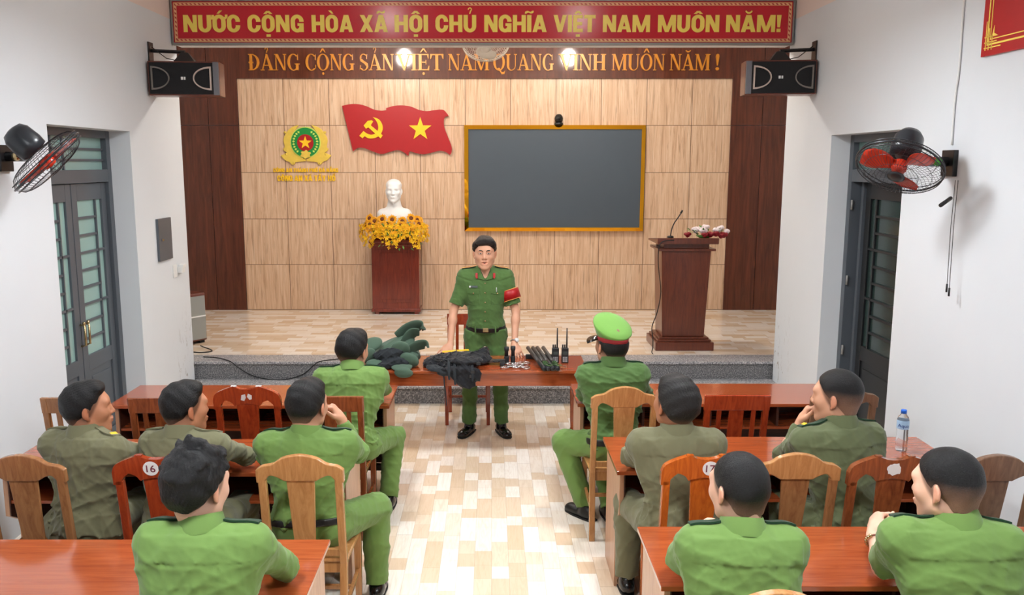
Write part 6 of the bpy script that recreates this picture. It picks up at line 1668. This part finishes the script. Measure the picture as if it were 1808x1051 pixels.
for s, x0 in ((-1, cx-.098), (1, cx+.098)):
    f_ = [(x0-.052, 1.285), (x0-.026, 1.285), (x0, 1.286), (x0+.026, 1.285), (x0+.052, 1.285), (x0+.052, 1.250), (x0+.026, 1.246), (x0, 1.238), (x0-.026, 1.246), (x0-.052, 1.250)]
    for a, b, c2, d2 in ((0, 1, 8, 9), (1, 2, 7, 8), (2, 3, 6, 7), (3, 4, 5, 6)):
        pass
    patch('pocket_flap', f_, GD, off=.006); r = chest(x0, 1.250, .009); obj('pocket_button', MB().ball(tuple(r[0]), (.007, .004, .007), 10, 6), M['brass'], tS, True, origin=og)
    pk = MB()
    line = [(x0-.048, 1.255), (x0-.048, 1.17), (x0-.03, 1.155), (x0+.03, 1.155), (x0+.048, 1.17), (x0+.048, 1.255)]
    pk.tube([tuple(chest(x, z, .0012)[0]) for x, z in catseg(line, 4)], .0022, 5); obj('pocket_seam', pk, GD, tS, True, origin=og)
pl = MB()
for i in range(18):
    z0, z1 = 1.355-i*.024, 1.355-(i+1)*.024
    a, b, c_, d_ = chest(cx-.016, z0, .0035)[0], chest(cx+.012, z0, .0035)[0], chest(cx+.012, z1, .0035)[0], chest(cx-.016, z1, .0035)[0]
    e = Vector((0, .006, 0)); pl.add([a, b, c_, d_, a+e, b+e, c_+e, d_+e], [(0, 1, 2, 3), (0, 4, 5, 1), (3, 2, 6, 7), (0, 3, 7, 4), (1, 5, 6, 2)])
obj('button_placket', pl, GD, tS, origin=og)
for z in (1.335, 1.255, 1.175, 1.095, 1.015): r = chest(cx-.002, z, .006); obj('shirt_button', MB().ball(tuple(r[0]), (.007, .004, .007), 10, 6), M['brass'], tS, True, origin=og)
ntg = patch('name_tag', [(cx-.135, 1.312), (cx-.063, 1.312), (cx-.063, 1.295), (cx-.135, 1.295)], plain('grey_name_tag', srgb(90, 100, 100), .4), off=.006)
patch('tag_emblem', [(cx-.134, 1.311), (cx-.120, 1.311), (cx-.120, 1.296), (cx-.134, 1.296)], M['white_plastic'], off=.008, parent=ntg)
r = chest(cx+.090, 1.30, .009)[0]; tag(obj('pen', MB().cyl(tuple(r), tuple(chest(cx+.091, 1.262, .010)[0]), .0035, n=8), M['white_plastic'], None, True, origin=tuple(r)), 'white pen clipped in the chest pocket of the standing officer', 'pen')
# open collar: two lapels and skin triangle
nk = np.array(SP['neck'])
for q in (-1, 1):
    m = MB()
    top = [(cx+q*.052, 7.045, 1.462), (cx+q*.064, 7.075, 1.470)]
    outer = [Vector((cx+q*.050, 7.040, 1.458)), Vector((cx+q*.072, 7.080, 1.462)), chest(cx+q*.080, 1.395, .010)[0], chest(cx+q*.056, 1.372, .010)[0], chest(cx+q*.004, 1.354, .008)[0], chest(cx+q*.030, 1.405, .010)[0]]
    m.add(outer, [tuple(range(6))] if q > 0 else [tuple(range(5, -1, -1))]); lo_ = obj('collar_lapel', m, GD, tS, origin=og); sdm = lo_.modifiers.new('solid', 'SOLIDIFY'); sdm.thickness = .004
    m = MB(); aa = [chest(cx+q*.078, 1.412, .016)[0], chest(cx+q*.060, 1.412, .016)[0], chest(cx+q*.060, 1.376, .014)[0], chest(cx+q*.070, 1.370, .014)[0], chest(cx+q*.080, 1.384, .014)[0]]
    m.add(aa, [tuple(range(5))]); ct = obj('collar_tab', m, M['flag_red'], tS, origin=og); sdm = ct.modifiers.new('solid', 'SOLIDIFY'); sdm.thickness = .004
# belt buckle
rb = ray_on(('belt', 'shirt'), (cx+.002, 6.5, .936), (0, 1, 0)); p = rb[0]
bk = MB().box(p.x-.024, p.x+.024, p.y-.008, p.y+.004, p.z-.018, p.z+.018); obj('belt_buckle', bk, M['brass'], tS, bevel=.003, origin=og)
for q in (-1, 1):
    rb = ray_on(('belt',), (cx+q*.085, 6.5, .936), (0, 1, 0))
    if rb: p = rb[0]; obj('belt_loop', MB().box(p.x-.006, p.x+.006, p.y-.005, p.y+.01, p.z-.026, p.z+.026), GD, tS, bevel=.002, origin=og)
# armband on his left arm
S0, E0 = Vector(SP['shb']), Vector(SP['elb']); ax = (E0-S0).normalized(); C0 = S0+ax*.155; u = Vector((0, -1, 0)); u = (u-ax*u.dot(ax)).normalized(); w_ = ax.cross(u)
def band_pt(a, z, r=.0770): return C0+ax*z+(u*math.cos(a)+w_*math.sin(a))*r
ab = thing('armband', 'red armband with yellow capitals and border on the standing officer', 'armband', tuple(C0)); oga = tuple(C0)
n = 36; hh = .043
m = MB(); vs = []
for k in range(n):
    a = 2*PI*k/n; zt = -.008*math.cos(a) 
    vs += [band_pt(a, -hh+zt), band_pt(a, hh+zt)]
m.add(vs, [(2*k, 2*k+1, (2*k+3) % (2*n), (2*k+2) % (2*n)) for k in range(n)]); ao = obj('band', m, M['flag_red'], ab, True, origin=oga)
sdm = ao.modifiers.new('solid', 'SOLIDIFY'); sdm.thickness = .003
for sgn in (-1, 1):
    m = MB(); m.tube([tuple(band_pt(2*PI*k/n, sgn*hh-.008*math.cos(2*PI*k/n), .0785)) for k in range(n)], .003, 6, closed=True); obj('border', m, plain('orange_border', srgb(240, 170, 90), .5), ab, True, origin=oga)
vs, fs = text_mesh('TRỊ CAN', .02, 3); x0 = min(v[0] for v in vs); x1 = max(v[0] for v in vs)
sgnw = 1 if w_.x > 0 else -1
m = MB(); m.add([band_pt(sgnw*(((v[0]-x0)/(x1-x0)-.5)*2.6+.35), .012-v[1]*.045-.004, .0795) for v in vs], fs); obj('band_text', m, M['yellow_letter'], ab, origin=oga)
# watch
W0 = Vector(SP['wrb'])+(Vector(SP['elb'])-Vector(SP['wrb']))*.10; ax = (Vector(SP['elb'])-Vector(SP['wrb'])).normalized(); u = Vector((.5, -.8, .1)); u = (u-ax*u.dot(ax)).normalized(); w_ = ax.cross(u)
wa = thing('wristwatch', 'silver wristwatch on the standing officer', 'watch', tuple(W0))
m = MB(); m.tube([tuple(u*.029*math.cos(2*PI*k/24)+w_*.029*math.sin(2*PI*k/24)) for k in range(24)], .006, 6, closed=True); obj('strap', m, M['chrome'], wa, True)
m = MB().cyl(tuple(u*.028), tuple(u*.040), .019, .017, 18); obj('watch_case', m, M['white_plastic'], wa, True)

# ------------------------------------------------------------------ white bust
bc = np.array((-1.26, 11.02, 1.965)); RB = frame_from(PI, 0, 0); hsb = 1.22
F = Field(bc-np.array((.36, .22, .56)), bc+np.array((.36, .22, .20)), .006)
head_sdf(F, bc, RB, hsb, bc+np.array((0, .03, -.20)), 'plain')
F.cone(bc+V3(0, .025, -.06), bc+V3(0, .03, -.20), .072, .078, k=.03); F.cone(bc+V3(0, .03, -.20), bc+V3(0, .03, -.30), .080, .11, k=.05)
F.cone(bc+V3(-.15, .04, -.30), bc+V3(.15, .04, -.30), .075, .075, k=.06); F.ell(bc+V3(0, .02, -.36), (.20, .11, .13), k=.06)
F.ell(bc+V3(0, .02, .08), (.098, .122, .072), k=.03); F.cone(bc+V3(0, -.105, -.13), bc+V3(0, -.095, -.165), .012, .006, k=.02)
F.plane(bc+V3(0, 0, -.50), (0, 0, -1))
tag(fobj('white_bust', F, plain('white_plaster', srgb(240, 240, 240), .5, var=.01), None, (-1.26, 11.02, ZS+1.10), 1), 'white plaster bust rising from the yellow flowers on the pedestal', 'bust')

# ------------------------------------------------------------------ protective vests and black gear heaped on the table
M['vest'] = cloth('dark_green_vest_cloth', srgb(80, 102, 86), .8, .1); M['vest_dark'] = cloth('black_vest_lining', srgb(40, 44, 48), .8, .1); M['nylon'] = cloth('black_nylon_gear', srgb(27, 28, 33), .6, .15)
vest = thing('protective_vest', 'dark green padded protective vests heaped at the left end of the table', 'vest', (-.78, 6.68, TZ)); ogv = tuple(vest.location)
def rotm(rx=0, ry=0, rz=0):
    m = Euler((rx, ry, rz)).to_matrix(); return np.array([list(m.col[0]), list(m.col[1]), list(m.col[2])])
def blob(name, items, mat, parent, og, seed, h=.006, amp=.003, freq=18, cut=None, k=.012):
    cs = np.array([it[0] for it in items]); F = Field(cs.min(0)-.24, cs.max(0)+.24, h)
    for it in items:
        F.ell(it[0], it[1], it[2] if len(it) > 2 else None, k=k if len(it) < 4 else it[3])
    F.displace(wr_noise(seed, freq, amp), .02)
    if cut is not None:
        for p, nn in cut: F.plane(p, nn)
    return fobj(name, F, mat, parent, og, 1)
zt = TZ+.001
flo = [((0, 0, zt), (0, 0, -1))]
blob('torso_panel', [((-.80, 6.70, .845), (.20, .12, .065), rotm(.35, -.42, 0)), ((-.84, 6.68, .79), (.17, .14, .06)), ((-.68, 6.66, .80), (.11, .12, .07)), ((-.80, 6.74, .86), (.17, .11, .045), rotm(0, -.55, 0)), ((-.70, 6.74, .92), (.10, .09, .04), rotm(0, -.6, 0)), ((-.86, 6.72, .80), (.13, .13, .05), rotm(0, -.2, 0))], M['vest'], vest, ogv, 1, cut=flo, amp=.007, freq=26)
for i, (c, r, e) in enumerate([((-.955, 6.62, .895), (.090, .065, .026), (.75, -.35, .2)), ((-.975, 6.56, .815), (.070, .030, .075), (.35, -.1, .3)), ((-.90, 6.49, .765), (.085, .050, .035), (.5, .1, 0)),
                               ((-.715, 6.53, .875), (.078, .028, .078), (.45, .5, .2)), ((-.645, 6.50, .795), (.080, .034, .068), (.4, .3, -.1))]):
    blob('protective_pad', [(c, r, rotm(*e))], M['vest'], vest, ogv, 20+i, cut=flo, amp=.002)
blob('protective_pad', [((-.70, 6.46, .752), (.085, .08, .022), rotm(.15, 0, 0)), ((-.68, 6.405, .715), (.075, .022, .042), rotm(.2, 0, 0))], M['vest'], vest, ogv, 31, amp=.002, cut=[((0, 6.445, 0), (0, 0, -1))][0:0])
def curved_flap(name, pts, w, th, mat, parent, og, n=5, wv=(0, 1, 0)):
    """thick bent strip along a path, width across y"""
    P = [Vector(p) for p in catseg(pts, n)]; m = MB(); vs = []
    for i, p in enumerate(P):
        t = (P[min(i+1, len(P)-1)]-P[max(i-1, 0)]).normalized(); WV = Vector(wv); WV = (WV-t*WV.dot(t)).normalized(); nn = t.cross(WV).normalized()
        ww = w*(.75+.25*math.sin(PI*i/(len(P)-1)))
        for a, b in ((-1, -1), (1, -1), (1, 1), (-1, 1)): vs.append(p+WV*a*ww*.5+nn*b*th*.5)
    fs = [(0, 1, 2, 3), tuple(4*(len(P)-1)+j for j in (3, 2, 1, 0))]
    for i in range(len(P)-1):
        for j in range(4): fs.append((4*i+j, 4*i+4+j, 4*i+4+(j+1) % 4, 4*i+(j+1) % 4))
    m.add(vs, fs); o = obj(name, m, mat, parent, True, bevel=0, origin=og)
    s_ = o.modifiers.new('sub', 'SUBSURF'); s_.levels = 1; s_.render_levels = 2; return o
curved_flap('collar_flap', [(-.76, 6.70, .945), (-.71, 6.70, .985), (-.66, 6.70, 1.015), (-.60, 6.70, 1.035), (-.555, 6.70, 1.03), (-.55, 6.69, 1.0)], .135, .022, M['vest'], vest, ogv, wv=(-.3, -.6, .8))
curved_flap('flap_lining', [(-.76, 6.72, .935), (-.71, 6.72, .975), (-.66, 6.72, 1.005), (-.60, 6.72, 1.02), (-.56, 6.72, 1.015), (-.555, 6.71, .99)], .12, .012, M['vest_dark'], vest, ogv, wv=(0, -.6, .8))
curved_flap('collar_flap', [(-.70, 6.66, .90), (-.66, 6.66, .955), (-.62, 6.66, .985), (-.575, 6.66, .985)], .14, .022, M['vest'], vest, ogv, wv=(-.3, -.7, .7))
curved_flap('collar_flap', [(-.66, 6.58, .85), (-.61, 6.58, .885), (-.57, 6.58, .90), (-.52, 6.58, .905), (-.50, 6.58, .88)], .125, .022, M['vest'], vest, ogv, wv=(-.3, -.6, .8))
blob('vest_lining', [((-.81, 6.515, .835), (.125, .050, .055), rotm(.3, -.15, 0)), ((-.74, 6.49, .785), (.13, .045, .045)), ((-.84, 6.47, .76), (.06, .04, .035))], M['vest_dark'], vest, ogv, 33, amp=.013, freq=50, cut=flo, k=.02)
bg = thing('tactical_gear_bag', 'black nylon tactical gear with straps and a yellow strip, hanging over the table edge', 'bag', (-.28, 6.62, TZ)); ogb = tuple(bg.location)
blob('main_bulk', [((-.40, 6.62, .765), (.14, .14, .045)), ((-.25, 6.64, .775), (.17, .14, .055)), ((-.10, 6.66, .775), (.10, .11, .05)), ((-.48, 6.56, .76), (.07, .09, .04)), ((-.06, 6.74, .80), (.05, .06, .045)), ((-.26, 6.50, .755), (.16, .08, .035))], M['nylon'], bg, ogb, 41, amp=.013, freq=48, cut=flo, h=.0055, k=.03)
blob('hanging_pouch', [((-.24, 6.395, .70), (.085, .026, .055)), ((-.20, 6.39, .64), (.085, .024, .045), rotm(0, .2, 0)), ((-.25, 6.40, .745), (.15, .035, .03)), ((-.13, 6.392, .70), (.06, .022, .055)), ((-.20, 6.47, .80), (.14, .09, .035))], M['nylon'], bg, ogb, 42, amp=.010, freq=55, h=.0055, k=.03)
blob('side_flap', [((-.43, 6.42, .748), (.09, .05, .018), rotm(.3, .2, 0)), ((-.36, 6.395, .715), (.06, .018, .03))], M['vest_dark'], bg, ogb, 43, amp=.008, freq=45)
rd = random.Random(9)
for i in range(16):
    x = rd.uniform(-.46, -.04); y = rd.uniform(6.48, 6.72); L = rd.uniform(.06, .14); a = rd.uniform(0, 6.28)
    p = [(x+L*math.cos(a)*u+.015*math.sin(u*9+i), y+L*.6*math.sin(a)*u, .812+.012*math.sin(u*PI+i)-.02*abs(x+.25)-.05*max(0, 6.56-y)*4*.3) for u in (0, .3, .6, 1)]
    curved_flap('strap', p, .022, .0035, M['vest_dark'] if i % 3 else M['nylon'], bg, ogb, 4)
for i, (x, zz) in enumerate(((-.155, .69), (-.29, .66), (-.335, .70))):
    curved_flap('strap', [(x, 6.50, .815), (x+.004, 6.42, .785), (x+.006, 6.364, .74), (x+.01, 6.360, zz-.03)], .024, .004, M['vest_dark'], bg, ogb, 4, wv=(1, 0, 0))
curved_flap('strap', [(-.37, 6.40, .72), (-.365, 6.375, .64), (-.355, 6.372, .55), (-.35, 6.372, .46)], .012, .004, M['nylon'], bg, ogb, 4, wv=(1, 0, 0))
for x, z in ((-.145, .735), (-.155, .70), (-.10, .80)):
    obj('buckle', MB().box(x-.016, x+.016, 6.358, 6.370, z-.012, z+.012), M['radio'], bg, bevel=.003, origin=ogb)
obj('yellow_strip', MB().hexa([(-.40, 6.72, .806), (-.18, 6.73, .820), (-.19, 6.765, .822), (-.40, 6.76, .808)], [(-.40, 6.72, .811), (-.18, 6.73, .825), (-.19, 6.765, .827), (-.40, 6.76, .813)]), M['yellow_letter'], bg, bevel=.002, origin=ogb)
# ------------------------------------------------------------------ camera, world, view
cam = bpy.data.cameras.new('camera'); co = bpy.data.objects.new('camera', cam); COL.objects.link(co)
cam.sensor_fit = 'HORIZONTAL'; cam.sensor_width = 36; cam.lens = 1500*36/1808
cam.shift_x = (904-868)/1808; cam.clip_start = .05
co.location = (0, 0, 2.32); co.rotation_euler = (math.radians(90-8.98), 0, 0)
SC.camera = co
w = bpy.data.worlds.new('world'); SC.world = w; w.use_nodes = True
w.node_tree.nodes['Background'].inputs[0].default_value = (.93, .96, 1, 1)
w.node_tree.nodes['Background'].inputs[1].default_value = WORLD_W
SC.view_settings.view_transform = 'Standard'; SC.view_settings.look = 'None'; SC.view_settings.gamma = 1
SC.view_settings.use_curve_mapping = False; SC.view_settings.exposure = EXPO
